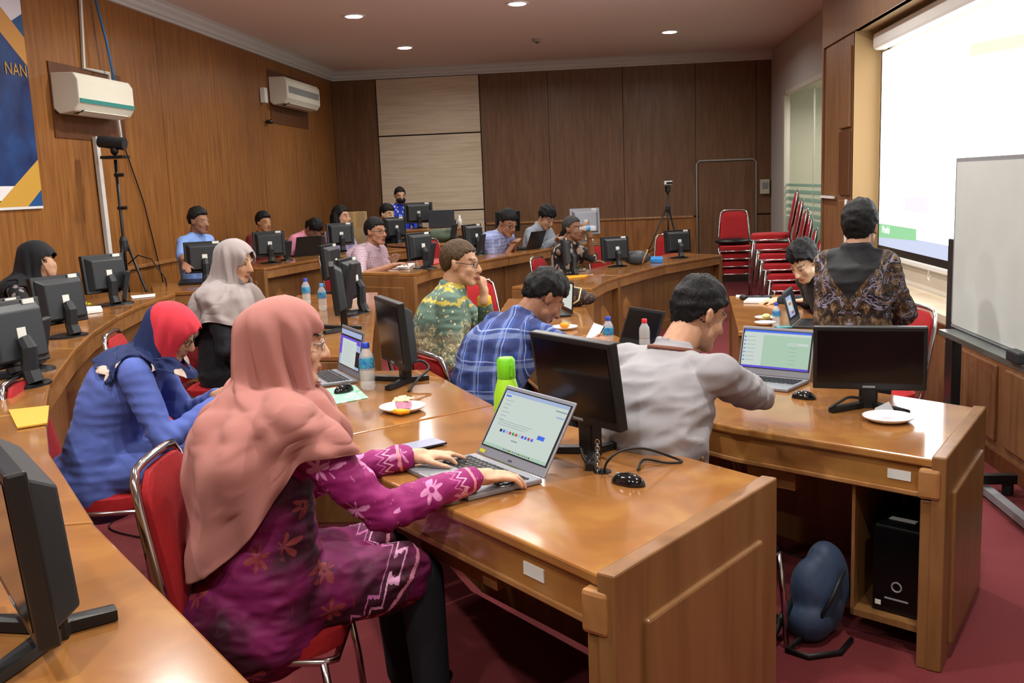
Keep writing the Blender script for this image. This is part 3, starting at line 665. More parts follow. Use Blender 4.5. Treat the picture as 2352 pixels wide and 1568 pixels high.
def hand_blob(b, W, d, nrm, side, k=1, curl=18, spread=5, thumb=35, curls=None, lift=0):
    # W wrist, d finger direction, nrm palm normal (points out of the palm), side: +1 when the thumb is to the right of d seen from the back
    d = Vector(d).normalized(); nrm = Vector(nrm); nrm = (nrm-d*nrm.dot(d)).normalized(); lat = d.cross(-nrm)*side   # toward thumb
    b.ell(W+d*.048*k, (.04*k, .052*k, .0145*k), Matrix((lat, d, -nrm)).transposed()); b.ell(W+d*.035*k+lat*.02*k+nrm*.006*k, (.02*k, .034*k, .016*k), Matrix((lat, d, -nrm)).transposed())
    b.cap(W-d*.03*k, W+d*.03*k, .026*k, .025*k)
    for i, (o, L, st) in enumerate(((.030, .070, .082), (.0105, .078, .089), (-.0095, .072, .085), (-.029, .056, .074))):
        p = W+d*st*k+lat*o*k; th = R(lift); c = (curls[i] if curls else curl); q = R((i-1.4)*-spread); fd = (d*math.cos(q)+lat*math.sin(q)).normalized()
        b.cap(W+d*.04*k+lat*o*.8*k, p, .0115*k, .0098*k, 10)
        for j, (fr, r0, r1) in enumerate(((.45, .0096, .0086), (.3, .0086, .0078), (.25, .0078, .0066))):
            th += R(c*(1, 1.25, .8)[j]); dd = fd*math.cos(th)+nrm*math.sin(th); e = p+dd*L*fr*k; b.cap(p, e, r0*k, r1*k, 10); p = e
    p = W+d*.022*k+lat*.024*k; t1 = (d*math.cos(R(thumb))+lat*math.sin(R(thumb))+nrm*.25).normalized()
    e = p+t1*.045*k; b.cap(p, e, .0135*k, .0105*k, 10); t2 = (t1+d*.35).normalized(); e2 = e+t2*.033*k; b.cap(e, e2, .0105*k, .0085*k, 10)
    e3 = e2+(t2+d*.2).normalized()*.022*k; b.cap(e2, e3, .0088*k, .0066*k, 10)
def ik(S, W, l1, l2, pole):
    D = W-S; L = D.length
    if L > (l1+l2)*.995: W = S+D*((l1+l2)*.995/L); D = W-S; L = D.length
    u = D/L; a = (l1*l1-l2*l2+L*L)/(2*L); h = math.sqrt(max(l1*l1-a*a, 0)); p = Vector(pole); p = (p-u*p.dot(u)).normalized()
    return S+u*a+p*h, W
def hair_shell(C, M, k, style, m, parent, base, seed=1, name='hair'):
    b = MB(); b.ell((0, 0, 0), (1, 1, 1), None, 72, 54); v = np.array(b.v); rr = np.array((.0795, .1005, .104)); ctr = np.array((0, -.014, .021))
    y, z, x = v[:, 1], v[:, 2], np.abs(v[:, 0])
    # keep: 1 where hair grows
    front = style.get('front', .42); nape = style.get('nape', -.80); side = style.get('side', -.10)
    line = np.where(y > 0, front*np.clip(y*1.35, 0, 1)+side*(1-np.clip(y*1.35, 0, 1)), side*(1-np.clip(-y*1.6, 0, 1))+nape*np.clip(-y*1.6, 0, 1))
    line = line-style.get('burn', .18)*np.exp(-((y-.22)/.13)**2)*(x > .6)
    jag = .05*np.sin(v[:, 0]*31+seed)+.04*np.sin(v[:, 0]*57+v[:, 1]*23)
    keep = np.clip((z-line+jag*style.get('jag', .6))/.09+.5, 0, 1)
    vol = 1+style.get('vol', .10)*keep*np.clip(.35+z, 0, 1.2)+style.get('tuft', .0)*np.exp(-((y-.6)**2+(z-.7)**2)/.1)*keep
    p3 = v*9; tex = wob(p3*np.array((1.2, .7, 1)), 1.6, seed, 6)*style.get('mess', .03)*keep+wob(p3*np.array((1.5, .8, 1)), 5.5, seed+3, 6)*style.get('mess', .03)*.45*keep
    s = (.80+.2*keep)*vol+tex
    pts = ctr+v*rr*s[:, None]
    if style.get('shape'): pts = style['shape'](pts, keep)
    P = (np.array(M) @ (pts*k).T).T+np.array(C)
    b.v = [tuple(q) for q in P]
    if style.get('extra'):
        for q in style['extra']: b.cap(C+M @ Vector(q[0])*k, C+M @ Vector(q[1])*k, q[2]*k, q[3]*k)
        me = remesh(b, .007, 3); a = co(me); me.update(); setco(me, a+no(me)*(wob((a-np.array(C))@np.array(M)*np.array((3, 3, .6)), 45, seed)*.004)[:, None])
    else: me = b.mesh(name)
    return finish(me, name, m, parent, base)
def glasses(C, M, k, m, parent, base, short=False):
    b = MB(); T = lambda q: C+M @ Vector(q)*k
    for s in (-1, 1):
        b.ring([T((s*.033+.022*math.cos(t), .093-.010*abs(math.cos(t))*(1 if s*math.cos(t) > 0 else 0), .0+.016*math.sin(t))) for t in np.linspace(0, 2*math.pi, 20)[:-1]], .0017*k, 6, True)
        b.ring([T((s*.055, .083, .004)), T((s*.064, .066, .005))] if short else [T((s*.055, .083, .004)), T((s*.076, .05, .006)), T((s*.082, -.012, .012)), T((s*.08, -.03, -.004))], .0018*k, 6)
    b.ring([T((-.012, .094, .003)), T((0, .099, .006)), T((.012, .094, .003))], .0017*k, 6)
    return b.build('glasses', m, parent, True, off=base)
M_SPEC = mat('dark_spectacle_metal', '1B1B20', .3, .6)
PEOPLE = []
def person(label, head, face, cloth, look=None, lean=.10, slump=0, k=1, bulk=1, floor=0, tone='A8745A', hair=None, hairm=None, wrists=(None, None), hands=None, poles=(None, None), stand=False, sleeve='long', voxel=.009, trous=M_SKIRT, opts={}, hij=None, legs=True, spread=0, seat=.47, glass=None, pelvis=None, shw=.172, hem=-.16, fold=.006, foldf=22, tilt=0, neckoff=(0, 0, 0), collar=True, twist=0, armk=1.06, skirt=False, lanyard=None, kl=.43):
    C = Vector(head); fw = Vector((math.cos(R(face)), math.sin(R(face)), 0)); rt = Vector((fw.y, -fw.x, 0)); Z = Vector((0, 0, 1))
    lk = look or (face, 0, 0); M = rotm(*lk); k_ = k
    N = C+M @ Vector((0, -.034, -.128))*k-fw*.012+Vector(neckoff)-Z*.012*k
    if stand: P = Vector((N.x, N.y, 0))-fw*lean; P.z = floor+.90*k
    else: P = Vector((N.x, N.y, 0))-fw*lean; P.z = floor+seat+.09
    if pelvis: P = Vector(pelvis)
    base = Vector((P.x, P.y, floor)); t = thing('person', label, 'person', base)
    # spine
    mid = (P+N)/2-fw*(.02+slump)
    B = lambda q: P*(1-q)**2+mid*2*q*(1-q)+N*q*q
    Tg = lambda q: ((mid-P)*(1-q)+(N-mid)*q).normalized()
    rs = (rt*math.cos(R(twist))+fw*math.sin(R(twist)))         # shoulder axis
    def rings(e, q0=-.18, top=True):
        L = []
        for q, wd, dp in ((q0, .158, .118), (-.06, .172, .128), (.12, .168, .124), (.35, .150, .112), (.55, .156, .116), (.72, .166, .120), (.85, .160, .104), (.94, .115, .078), (1.0, .066, .062)):
            c = B(max(q, 0)) if q >= 0 else P+Tg(0)*(q*.55*k); tg = Tg(max(q, 0)); ax_ = (rt*(1-max(q, 0))+rs*max(q, 0)).normalized(); fy = tg.cross(-ax_).normalized()
            bk = bulk if q < .8 else 1+(bulk-1)*.5
            L.append((c+fy*(.012 if .4 < q < .9 else 0), ax_*(wd*bk*k+e), fy*(dp*bk*k+e)))
        return L
    tg = Tg(.9); sh = [N-tg*.055*k+rs*s*shw*k*(1+(bulk-1)*.4)-Z*.0 for s in (-1, 1)]     # left, right
    l1, l2 = .285*k*armk, .255*k*armk
    arms = []
    for i, s in ((0, -1), (1, 1)):
        W = wrists[i]; 
        if W is None: W = P+fw*.36*k+rt*s*.12+Z*.09
        pole = poles[i] or (-Z*1.0+rt*s*.55-fw*.3)
        E, W = ik(sh[i], Vector(W), l1, l2, pole); arms.append((sh[i], E, W))
    b = MB(); head_blob(b, C, M, k, ears=hij is None)
    b.cap(C+M @ Vector((0, -.026, -.05))*k, N-tg*.02, .058*k, .064*k); b.loft(rings(-.03*k), 18)
    for i, s in ((0, -1), (1, 1)):
        S, E, W = arms[i]; b.cap(S-rs*(i*2-1)*.02-tg*.02, E, .036*k, .036*k); b.cap(E, W, .036*k, .026*k)
        h = (hands or {}).get(i, {}); dd = h.get('d'); dd = Vector(dd) if dd else (W-E).normalized()
        hand_blob(b, W+(W-E).normalized()*.012, dd, h.get('n', (0, 0, -1)), h.get('side', -s), k*h.get('k', 1), h.get('curl', 18), h.get('spread', 5), h.get('thumb', 35), h.get('curls'), h.get('lift', 0))
    kn = []; 
    for s in (-1, 1):
        if stand:
            Kn = Vector((P.x, P.y, floor+.48*k))+rt*s*.09+fw*.02; An = Vector((P.x, P.y, floor+.085))+rt*s*.10
        else:
            Kn = P+fw*kl*k+rt*s*(.11+spread); Kn.z = floor+seat+.05; An = Kn+fw*.02; An.z = floor+.085
        kn.append((P+rt*s*.09-Z*.02, Kn, An))
        b.cap(P+rt*s*.09-Z*.02, Kn, .06, .045); b.cap(Kn, An, .045, .035)
    me = remesh(b, voxel, 2, 'body'); face_cols(me, C, M, k, tone, opts)
    finish(me, 'body', M_SKIN, t, base)
    # shirt
    b = MB(); b.loft(rings(.012, hem), 26)
    if collar:
        b.loft([(N-tg*.03, rs*.078*k, tg.cross(-rs)*.078*k), (N+tg*.035*k, rs*.072*k, tg.cross(-rs)*.073*k), (N+tg*.042*k, rs*.066*k, tg.cross(-rs)*.067*k)], 20)
    for i in (0, 1):
        S, E, W = arms[i]; b.cap(S-rs*(i*2-1)*.008, E, .064*k*(1+(bulk-1)*.5), .054*k); b.cap(N-tg*.03*k+rs*(i*2-1)*.035*k, S, .058*k, .060*k)
        if sleeve == 'long': b.cap(E, E+(W-E)*.93, .052*k, .040*k)
        elif sleeve == 'short': b.cap(E, E+(E-S)*.02, .056*k, .056*k)
    if skirt:
        for (p0, Kn, An) in kn: b.cap(p0+Z*.01, p0+(Kn-p0)*.86+Z*.015, .115*k, .095*k)
        b.ell(P-fw*.03-Z*.08, (.225, .22, .18), frame(fw)); b.ell(P+fw*.2-Z*.02, (.2, .2, .105), frame(fw))
    me = remesh(b, voxel*1.15, 5, 'shirt')
    a = co(me); n = no(me)
    # sleeve coordinates: pu distance from cuff, pv around
    pu = np.full(len(a), 9.0); pv = np.zeros(len(a)); side_ = np.zeros(len(a))
    for i in (0, 1):
        S, E, W = [np.array(q) for q in arms[i]]; En = W if sleeve == 'long' else E
        St = E if sleeve == 'long' else S
        u = (En-St)/np.linalg.norm(En-St); d = a-St; al = d @ u; L = np.linalg.norm(En-St); rad = np.linalg.norm(d-al[:, None]*u, axis=1)
        o = np.cross(u, (0, 0, 1.)); o /= np.linalg.norm(o); o2 = np.cross(u, o); an = np.arctan2(d @ o, d @ o2)
        msk = (rad < .075*k) & (al > -.02); pu[msk] = (L-al)[msk]; pv[msk] = an[msk]
        for A_, B_ in ((S, E), (E, W)):
            L2 = np.linalg.norm(B_-A_); u2 = (B_-A_)/L2; d2 = a-A_; al2 = d2 @ u2; side_[(np.linalg.norm(d2-al2[:, None]*u2, axis=1) < .085*k) & (al2 > -.04) & (al2 < L2+.03)] = 1
        # sleeve wrinkles around the elbow and cuff
        for Q, amp in ((np.array(E), .0045), (np.array(E)+u*.10, .003)):
            dq = a-Q; al2 = dq @ u; w_ = np.exp(-(np.linalg.norm(dq, axis=1)/.11)**2); a = a+n*(amp*w_*np.sin(al2*105+an*1.3+i+1.5*wob(a, 12, 3)))[:, None]
    ctr = np.array(P); rel = a-ctr
    fx = rel @ np.array(rt); fy = rel @ np.array(fw); hz = rel[:, 2]
    q = np.clip(hz/max((N-P).z, .1), -.3, 1)
    am = fold*(1.15-.45*np.clip(q, 0, 1)); sd = int(abs(C.x*100)) % 97; pq = np.c_[fx*.8+hz*.5, fy, hz*1.7-fx*.4]
    w1 = wob(pq, foldf, sd); w2 = 1-2*np.abs(wob(pq*np.array((1, 1, 1.3)), foldf*1.5, sd+5)); w3 = 1-2*np.abs(wob(pq, foldf*2.6, sd+9))
    a = a+n*(am*(w1*.8+w2*.55+w3*.3))[:, None]
    setco(me, a)
    fattr(me, 'pu', pu); fattr(me, 'sl', side_); fattr(me, 'pv', pv); fattr(me, 'fx', fx); fattr(me, 'fy', fy); fattr(me, 'hz', hz); fattr(me, 'hm', np.minimum(.255-(fy*.62-hz*.55), 9) if skirt else hz-hem-.0)
    finish(me, 'shirt', cloth, t, base); shirt_tree = None
    if hij:
        from mathutils.bvhtree import BVHTree
        shirt_tree = BVHTree.FromPolygons([tuple(v) for v in a], [tuple(f.vertices) for f in me.polygons])
    if legs:
        b = MB()
        for (p0, Kn, An) in kn: b.cap(p0, Kn, .092*k*bulk, .07*k); b.cap(Kn, An+Z*.02, .07*k, .055*k)
        b.ell(P-Z*.02, (.16*bulk*k, .16*bulk*k, .11))
        me = remesh(b, .014, 3); finish(me, 'trousers', trous, t, base)
        for (p0, Kn, An) in kn:
            b = MB(); c = An+fw*.06; c.z = floor+.045; b.ell(c, (.042, .125, .045), frame(fw), 14, 8); c2 = An.copy(); c2.z = floor+.07; b.cap(c2, An+Z*.03, .042, .04)
            me = remesh(b, .012, 2); a = co(me); a[:, 2] = np.maximum(a[:, 2], floor+.003); setco(me, a); finish(me, 'shoe', M_BLACK, t, base)
    if hair: hair_shell(C, M, k, hair, hairm or M_HAIR, t, base, int(abs(C.y*31)) % 50)
    if lanyard:
        U1, U2 = rs*.082*k, tg.cross(-rs)*.084*k; c0 = N+tg*.012*k
        MB().ring([c0+U1*math.cos(q_)+U2*math.sin(q_)-tg*.02*math.sin(q_) for q_ in np.linspace(0, 6.283, 25)[:-1]], .009*k, 6, True).build('lanyard', lanyard, t, True, off=base)
    if glass: glasses(C, M, k, M_SPEC if glass is True else glass, t, base, hij is not None)
    if hij: hij(C, M, k, N, rs, fw, tg, t, base, shirt_tree)
    PEOPLE.append(dict(P=P, fw=fw, face=face, floor=floor)); return t, dict(C=C, M=M, N=N, P=P, arms=arms, base=base, fw=fw, rt=rt, k=k)
def hijab(mat_, tail=.5, frontl=.34, sidel=.16, amp=.010, peak=.0, jaw=1.0, folds=1.0, capw=1.0, seedk=0, bun=0):
    def make(C, M, k, N, rs, fw, tg, parent, base, tree):
        na, nt = 150, 96; Ma = np.array(M); V = np.zeros((nt, na, 3)); th = np.linspace(-math.pi, math.pi, na, endpoint=False)   # 0 = front
        Cn = np.array(C); Nn = np.array(N); f3 = np.array(fw); r3 = np.array(rs); z3 = np.array((0, 0, 1.))
        f_h = Ma[:, 1]; r_h = Ma[:, 0]; u_h = Ma[:, 2]
        # key rings: centre, lateral radius, front radius, back radius, axes
        K = []
        for ang in (4, 18, 34, 52, 70, 86):                            # dome of the head
            s_ = math.sin(R(ang)); c_ = math.cos(R(ang))
            K.append((Cn+k*(u_h*(.030+.098*c_)+f_h*(-.012)), .088*k*s_, (.099+peak*s_)*k*s_, .106*k*s_*(1+bun*s_), r_h, f_h))
        K.append((Cn+k*(u_h*-.03+f_h*-.010), .088*k, .088*k, .102*k*(1+bun), r_h, f_h))
        K.append((Cn+k*(u_h*-.085+f_h*-.004), .085*k, .084*k*jaw, .112*k*(1+bun), r_h, f_h))
        K.append((Cn+k*(u_h*-.125+f_h*.0), .092*k, .084*k*jaw, .116*k*(1+bun), r_h, f_h))
        K.append((Nn+z3*.015+f3*.015, .122*k, .102*k, .130*k*(1+bun*.8), r3, f3))
        K.append((Nn-z3*.03+f3*.012, .165*k*capw, .126*k, .132*k*(1+bun*.3), r3, f3))
        K.append((Nn-z3*.075+f3*.008, .212*k*capw, .150*k, .142*k, r3, f3))
        K.append((Nn-z3*.15-f3*.0, .236*k*capw, .172*k, .142*k, r3, f3))
        K.append((Nn-z3*.26-f3*.01, .245*k*capw, .182*k, .152*k, r3, f3))
        K.append((Nn-z3*.40-f3*.03, .245*k*capw, .18*k, .160*k, r3, f3))
        K.append((Nn-z3*.60-f3*.06, .24*k*capw, .17*k, .165*k, r3, f3))
        n = len(K); cut = 9                      # rings up to the neck are fixed; below, the hem length depends on angle
        co_, si_ = np.cos(th), np.sin(th)
        back = (1-co_)/2; hemlen = np.where(co_ > 0, frontl*np.abs(co_)**2.6+sidel*(1-np.abs(co_)**2.6), tail*np.abs(co_)**1.5+sidel*(1-np.abs(co_)**1.5))
        zs = np.array([0, .045, .09, .165, .275, .415, .615])        # drop of the lower rings below the neck ring
        for j in range(na):
            for i in range(nt):
                q = i/(nt-1)
                if q < .5: x = q/.5*(cut)
                else:
                    d = (q-.5)/.5*hemlen[j]*k; x = cut+np.interp(d, zs*k, np.arange(len(zs)))
                a = min(int(x), n-2); f = x-a
                A, B_ = K[a], K[a+1]; m = [A[w]*(1-f)+B_[w]*f for w in range(6)]
                ry = m[2] if co_[j] > 0 else m[3]
                V[i, j] = m[0]+m[4]*m[1]*si_[j]+m[5]*ry*co_[j]
        for _ in range(14): V[1:int(nt*.55)] = (V[1:int(nt*.55)]*2+V[0:int(nt*.55)-1]+V[2:int(nt*.55)+1])/4
        q = np.linspace(0, 1, nt)[:, None]; T = th[None, :]
        # folds: run from the crown down and forward under the chin, and hang from the shoulders
        w1 = np.clip((q-.16)/.2, 0, 1)*np.clip((.62-q)/.16, 0, 1); w2 = np.clip((q-.5)/.2, 0, 1)
        A_ = np.abs(T)
        F = amp*folds*(w1*(np.sin(A_*7.5+q*17+seedk)*.9+.5*np.sin(A_*13+q*26+1+seedk))+w2*1.5*(np.sin(A_*9-q*7+seedk)+.7*np.sin(T*15+q*5)))
        nrm = V-V.mean(axis=1, keepdims=True); nrm[:, :, 2] *= .3; nrm /= np.linalg.norm(nrm, axis=2, keepdims=True)+1e-6
        V += nrm*F[:, :, None]
        if tree:
            for i in range(int(nt*.42), nt):
                lift = .012+.006*math.sin(i*.3)
                for j in range(na):
                    v = Vector(V[i, j]); dr = r3*si_[j]+f3*co_[j]; dr = Vector(dr).normalized()
                    loc, nn, ix, ds = tree.ray_cast(v-dr*.02, dr, .12)
                    if loc is not None and dr.dot(nn) > 0: v = loc+dr*(lift+max(0.0, float(F[i, j]))); V[i, j] = v
                    if i < nt*.86:
                        loc, nn, ix, ds = tree.ray_cast(v-Vector((0, 0, .015)), Vector((0, 0, 1)), .10)
                        if loc is not None and nn.z > 0: V[i, j] = loc+Vector((0, 0, 1))*lift
            for _ in range(5):
                V[int(nt*.42)+1:-1] = (V[int(nt*.42)+1:-1]*2+V[int(nt*.42):-2]+V[int(nt*.42)+2:])/4
                V[int(nt*.46):] = (V[int(nt*.46):]*2+np.roll(V[int(nt*.46):], 1, 1)+np.roll(V[int(nt*.46):], -1, 1))/4
            for ps_ in range(3):
                for i in range(int(nt*.42), nt):
                    for j in range(na):
                        v = Vector(V[i, j]); loc, nn, ix, ds = tree.find_nearest(v, .12)
                        if loc is not None and (v-loc).dot(nn) < .010: V[i, j] = loc+nn*.014
                if ps_ < 2: V[int(nt*.45):-1] = (V[int(nt*.45):-1]*2+np.roll(V[int(nt*.45):-1], 1, 1)+np.roll(V[int(nt*.45):-1], -1, 1))/4
            lo = int(nt*.5); n2 = V-V.mean(axis=1, keepdims=True); n2[:, :, 2] *= .2; n2 /= np.linalg.norm(n2, axis=2, keepdims=True)+1e-6
            ramp_ = np.clip((np.linspace(0, 1, nt)-.46)/.12, 0, 1)[:, None]
            dfold = amp*1.1*folds*(1+np.sin(A_*8-q*9+seedk)*.75+.45*np.sin(A_*15+q*11+seedk)+.3*np.sin(T*6+q*16))
            V = V+n2*(dfold*ramp_)[:, :, None]
        p = (V-Cn)@Ma/k                                              # head-local
        hole = (p[:, :, 1] > .0) & (np.abs(p[:, :, 0]) < .060*np.sqrt(np.clip(1-((p[:, :, 2]+.022)/.092)**2, 0, 1))) & (np.abs(p[:, :, 2]+.022) < .092)
        idx = np.arange(nt*na).reshape(nt, na); faces = []
        for i in range(nt-1):
            for j in range(na):
                j2 = (j+1) % na
                if hole[i, j] or hole[i+1, j] or hole[i, j2] or hole[i+1, j2]: continue
                faces.append((idx[i, j], idx[i+1, j], idx[i+1, j2], idx[i, j2]))
        b = MB(); b.v = [tuple(x) for x in V.reshape(-1, 3)]; b.v.append(tuple(V[0].mean(axis=0)+u_h*.002)); faces += [(nt*na, int(idx[0, j]), int(idx[0, (j+1) % na])) for j in range(na)]
        b.f = [tuple(int(y) for y in f) for f in faces]; b.m = [0]*len(b.f)
        me = b.mesh('hijab')
        fattr(me, 'q', np.r_[np.repeat(np.linspace(0, 1, nt), na), 0]); fattr(me, 'th', np.r_[np.tile(th, nt), 0])
        bm = bmesh.new(); bm.from_mesh(me); bmesh.ops.delete(bm, geom=[v for v in bm.verts if not v.link_faces], context='VERTS'); bmesh.ops.recalc_face_normals(bm, faces=bm.faces); bm.to_mesh(me); bm.free()
        o = finish(me, 'hijab', mat_, parent, base); s = o.modifiers.new('thick', 'SOLIDIFY'); s.thickness = .005; s.offset = 0
        ss = o.modifiers.new('sub', 'SUBSURF'); ss.levels = 1; ss.render_levels = 1
        return o
    return make
# ------------------------------------------------------------------ cloths
def cloth_plain(name, c, c2=None, weave=420, rough=.85):
    g = NG(name, rough, sheen=.04); n = g.noise(g.obj(), weave, 2); k = g.noise(g.obj(), 6, 3)
    return g.done(g.mix(k, c, c2 or c), n, .25, .001)
def batik_magenta():
    g = NG('magenta_batik', .7); X = g.xyz(); pu, pv = g.attr('pu'), g.attr('pv'); fx, fy, hz = g.attr('fx'), g.attr('fy'), g.attr('hz')
    v = g.n('ShaderNodeCombineXYZ', {0: fx, 1: fy, 2: hz}).outputs[0]
    wv = g.n('ShaderNodeMapping', {'Vector': v, 'Scale': (1, 1, 1)}).outputs[0]
    big = g.noise(wv, 5, 2); slv = g.attr('sl')
    basec = g.mix(g.ramp(big, [(.42, '000000'), (.58, 'FFFFFF')]), '36061F', '740F50'); basec = g.mix(slv, basec, '8C1463')
    # flowers: petals round scattered centres
    vo = g.n('ShaderNodeTexVoronoi', {'Vector': wv, 'Scale': 8.5, 'Randomness': .7}); d = vo.outputs['Distance']
    dv = g.n('ShaderNodeVectorMath', {0: vo.outputs['Position'], 1: g.n('ShaderNodeVectorMath', {0: wv, 3: 1.0}, operation='SCALE').outputs[0]}, operation='SUBTRACT')
    sx = g.n('ShaderNodeSeparateXYZ', {0: dv.outputs[0]}).outputs
    an = g.math('ARCTAN2', sx[2], g.math('ADD', sx[0], sx[1]))
    pet = g.math('MULTIPLY_ADD', g.math('SINE', g.math('MULTIPLY', an, 6)), .11, .30)
    nz = g.noise(wv, 120, 3)
    flo = g.math('LESS_THAN', g.math('ADD', d, g.math('MULTIPLY', nz, .12)), pet)
    flo = g.math('MULTIPLY', flo, g.math('GREATER_THAN', d, .07))
    pick = g.math('GREATER_THAN', g.n('ShaderNodeSeparateXYZ', {0: vo.outputs['Color']}).outputs[0], .25)
    flo = g.math('MULTIPLY', flo, pick)
    fc = g.mix(slv, '8E3A38', 'D58ABB'); c = g.mix(g.math('MULTIPLY', flo, .85), basec, fc)
    ti = g.noise(g.n('ShaderNodeMapping', {'Vector': wv, 'Scale': (6, 6, 1.5)}).outputs[0], 6, 3, 1.5)
    c = g.mix(g.math('MULTIPLY', g.math('GREATER_THAN', ti, .66), .5), c, g.mix(slv, '7A2436', 'CF7FB0'))
    # cuff: pale stripe and zigzag rows
    tri = g.math('ABSOLUTE', g.math('SUBTRACT', g.math('FRACT', g.math('MULTIPLY', pv, 1.6)), .5))
    def row(c, u, lo, hi, zz, colr):
        e = g.math('SUBTRACT', u, g.math('MULTIPLY', zz, .05)); e = g.math('ADD', e, g.math('MULTIPLY', nz, .008))
        return g.mix(g.math('MULTIPLY', g.math('GREATER_THAN', e, lo), g.math('LESS_THAN', e, hi)), c, colr)
    c = row(c, pu, .030, .040, 0.0, 'D98A96')
    c = row(c, pu, .055, .063, tri, 'E2A9C6'); c = row(c, pu, .078, .084, tri, 'C46FA4')
    # hem of the tunic
    u = g.attr('hm'); t2 = g.math('ABSOLUTE', g.math('SUBTRACT', g.math('FRACT', g.math('MULTIPLY', g.math('ADD', fx, fy), 16)), .5))
    off_ = g.math('MULTIPLY', slv, 9); u = g.math('ADD', u, off_)
    c = row(c, u, .025, .034, 0.0, 'C77B92'); c = row(c, u, .05, .058, t2, 'D79BC0'); c = row(c, u, .075, .081, t2, 'B7649C')
    return g.done(c, g.noise(wv, 300, 2), .3, .001)
def batik_scroll():                     # presenter: black ground with ochre and lavender scrolls
    g = NG('scroll_batik', .7); v = g.n('ShaderNodeCombineXYZ', {0: g.math('ABSOLUTE', g.attr('fx')), 1: g.math('MULTIPLY', g.attr('fy'), .4), 2: g.attr('hz')}).outputs[0]
    vo = g.n('ShaderNodeTexVoronoi', {'Vector': v, 'Scale': 11, 'Randomness': .9}); d = vo.outputs['Distance']
    w1 = g.noise(v, 9, 2, 2.2); arcs = g.math('FRACT', g.math('MULTIPLY', w1, 11)); leaf = g.noise(g.n('ShaderNodeMapping', {'Vector': v, 'Scale': (30, 30, 16)}).outputs[0], 1.6, 2)
    c = g.ramp(leaf, [(.40, '17141A'), (.48, '3A2A1E'), (.56, '6E5334'), (.66, '8C7458')])
    c = g.mix(g.math('MULTIPLY', g.math('GREATER_THAN', w1, .5), g.math('GREATER_THAN', arcs, .55)), c, '8B86A0')
    c = g.mix(g.math('MULTIPLY', g.math('LESS_THAN', w1, .46), g.math('GREATER_THAN', arcs, .6)), c, '4C3826')
    c = g.mix(g.math('LESS_THAN', g.math('ABSOLUTE', g.math('SUBTRACT', w1, .5)), .02), c, '121118')
    # plain black yoke between the shoulders, like the print
    z = g.attr('hz'); x = g.math('ABSOLUTE', g.attr('fx')); yk = g.math('SUBTRACT', z, g.math('MULTIPLY_ADD', x, 1.3, .26))
    yk = g.math('MULTIPLY', g.math('GREATER_THAN', yk, 0), g.math('LESS_THAN', x, .13))
    c = g.mix(g.math('MULTIPLY', yk, g.math('LESS_THAN', z, .53)), c, '0F0F16')
    return g.done(c)
def batik_green():
    g = NG('green_batik', .7); z = g.attr('hz'); fx = g.attr('fx'); v = g.n('ShaderNodeCombineXYZ', {0: fx, 1: g.attr('fy'), 2: z}).outputs[0]
    n = g.noise(v, 7, 3, 1.0); n2 = g.noise(v, 14, 3, 1.2)
    c = g.ramp(n, [(.35, '5F7264'), (.5, '7A7C66'), (.6, '8A8068'), (.72, '958A72')])
    c = g.mix(g.math('LESS_THAN', g.math('ABSOLUTE', g.math('SUBTRACT', n2, .5)), .018), c, 'C6BC8C')
    up = g.math('GREATER_THAN', g.math('ADD', z, g.math('MULTIPLY', g.math('SUBTRACT', n, .5), .35)), .40)
    c = g.mix(up, c, '566F62')
    st = g.math('FRACT', g.math('MULTIPLY', g.math('ADD', z, g.math('MULTIPLY', n2, .10)), 13))
    yel = g.math('MULTIPLY', g.math('GREATER_THAN', st, .68), g.math('GREATER_THAN', g.math('ADD', z, g.math('MULTIPLY', n, .12)), .55))
    c = g.mix(yel, c, 'AE9C3C')
    fl = g.math('LESS_THAN', g.vor(v, 30), .22); c = g.mix(g.math('MULTIPLY', fl, .8), c, 'D2CFA8')
    c = g.mix(g.math('LESS_THAN', g.math('ADD', z, g.math('MULTIPLY', n, .2)), .04), c, '4A7A6C')
    c = g.mix(g.math('LESS_THAN', g.math('ADD', g.attr('pu'), g.math('MULTIPLY', n2, .04)), .06), c, 'CFB62B')
    return g.done(c)
def plaid(name, base, dark, line, f=7.5):
    g = NG(name, .8); z, fx, fy = g.attr('hz'), g.attr('fx'), g.attr('fy'); h = g.math('ADD', fx, g.math('MULTIPLY', fy, .9))
    w_ = g.noise(g.obj(), 4, 2); w2 = g.math('MULTIPLY', g.math('SUBTRACT', w_, .5), .06); h = g.math('ADD', h, w2); z = g.math('ADD', z, w2)
    def band(u, lo, hi): f_ = g.math('FRACT', g.math('MULTIPLY', u, f)); return g.math('MULTIPLY', g.math('GREATER_THAN', f_, lo), g.math('LESS_THAN', f_, hi))
    c = g.mix(g.math('MULTIPLY', band(h, .1, .5), .6), base, dark); c = g.mix(g.math('MULTIPLY', band(z, .2, .55), .55), c, dark)
    c = g.mix(g.math('MULTIPLY', band(z, .62, .8), .35), c, line); c = g.mix(g.math('MULTIPLY', band(h, .62, .78), .3), c, line)
    c = g.mix(g.math('MULTIPLY', band(h, .88, .92), .75), c, line); c = g.mix(g.math('MULTIPLY', band(z, .90, .94), .65), c, line)
    return g.done(c)
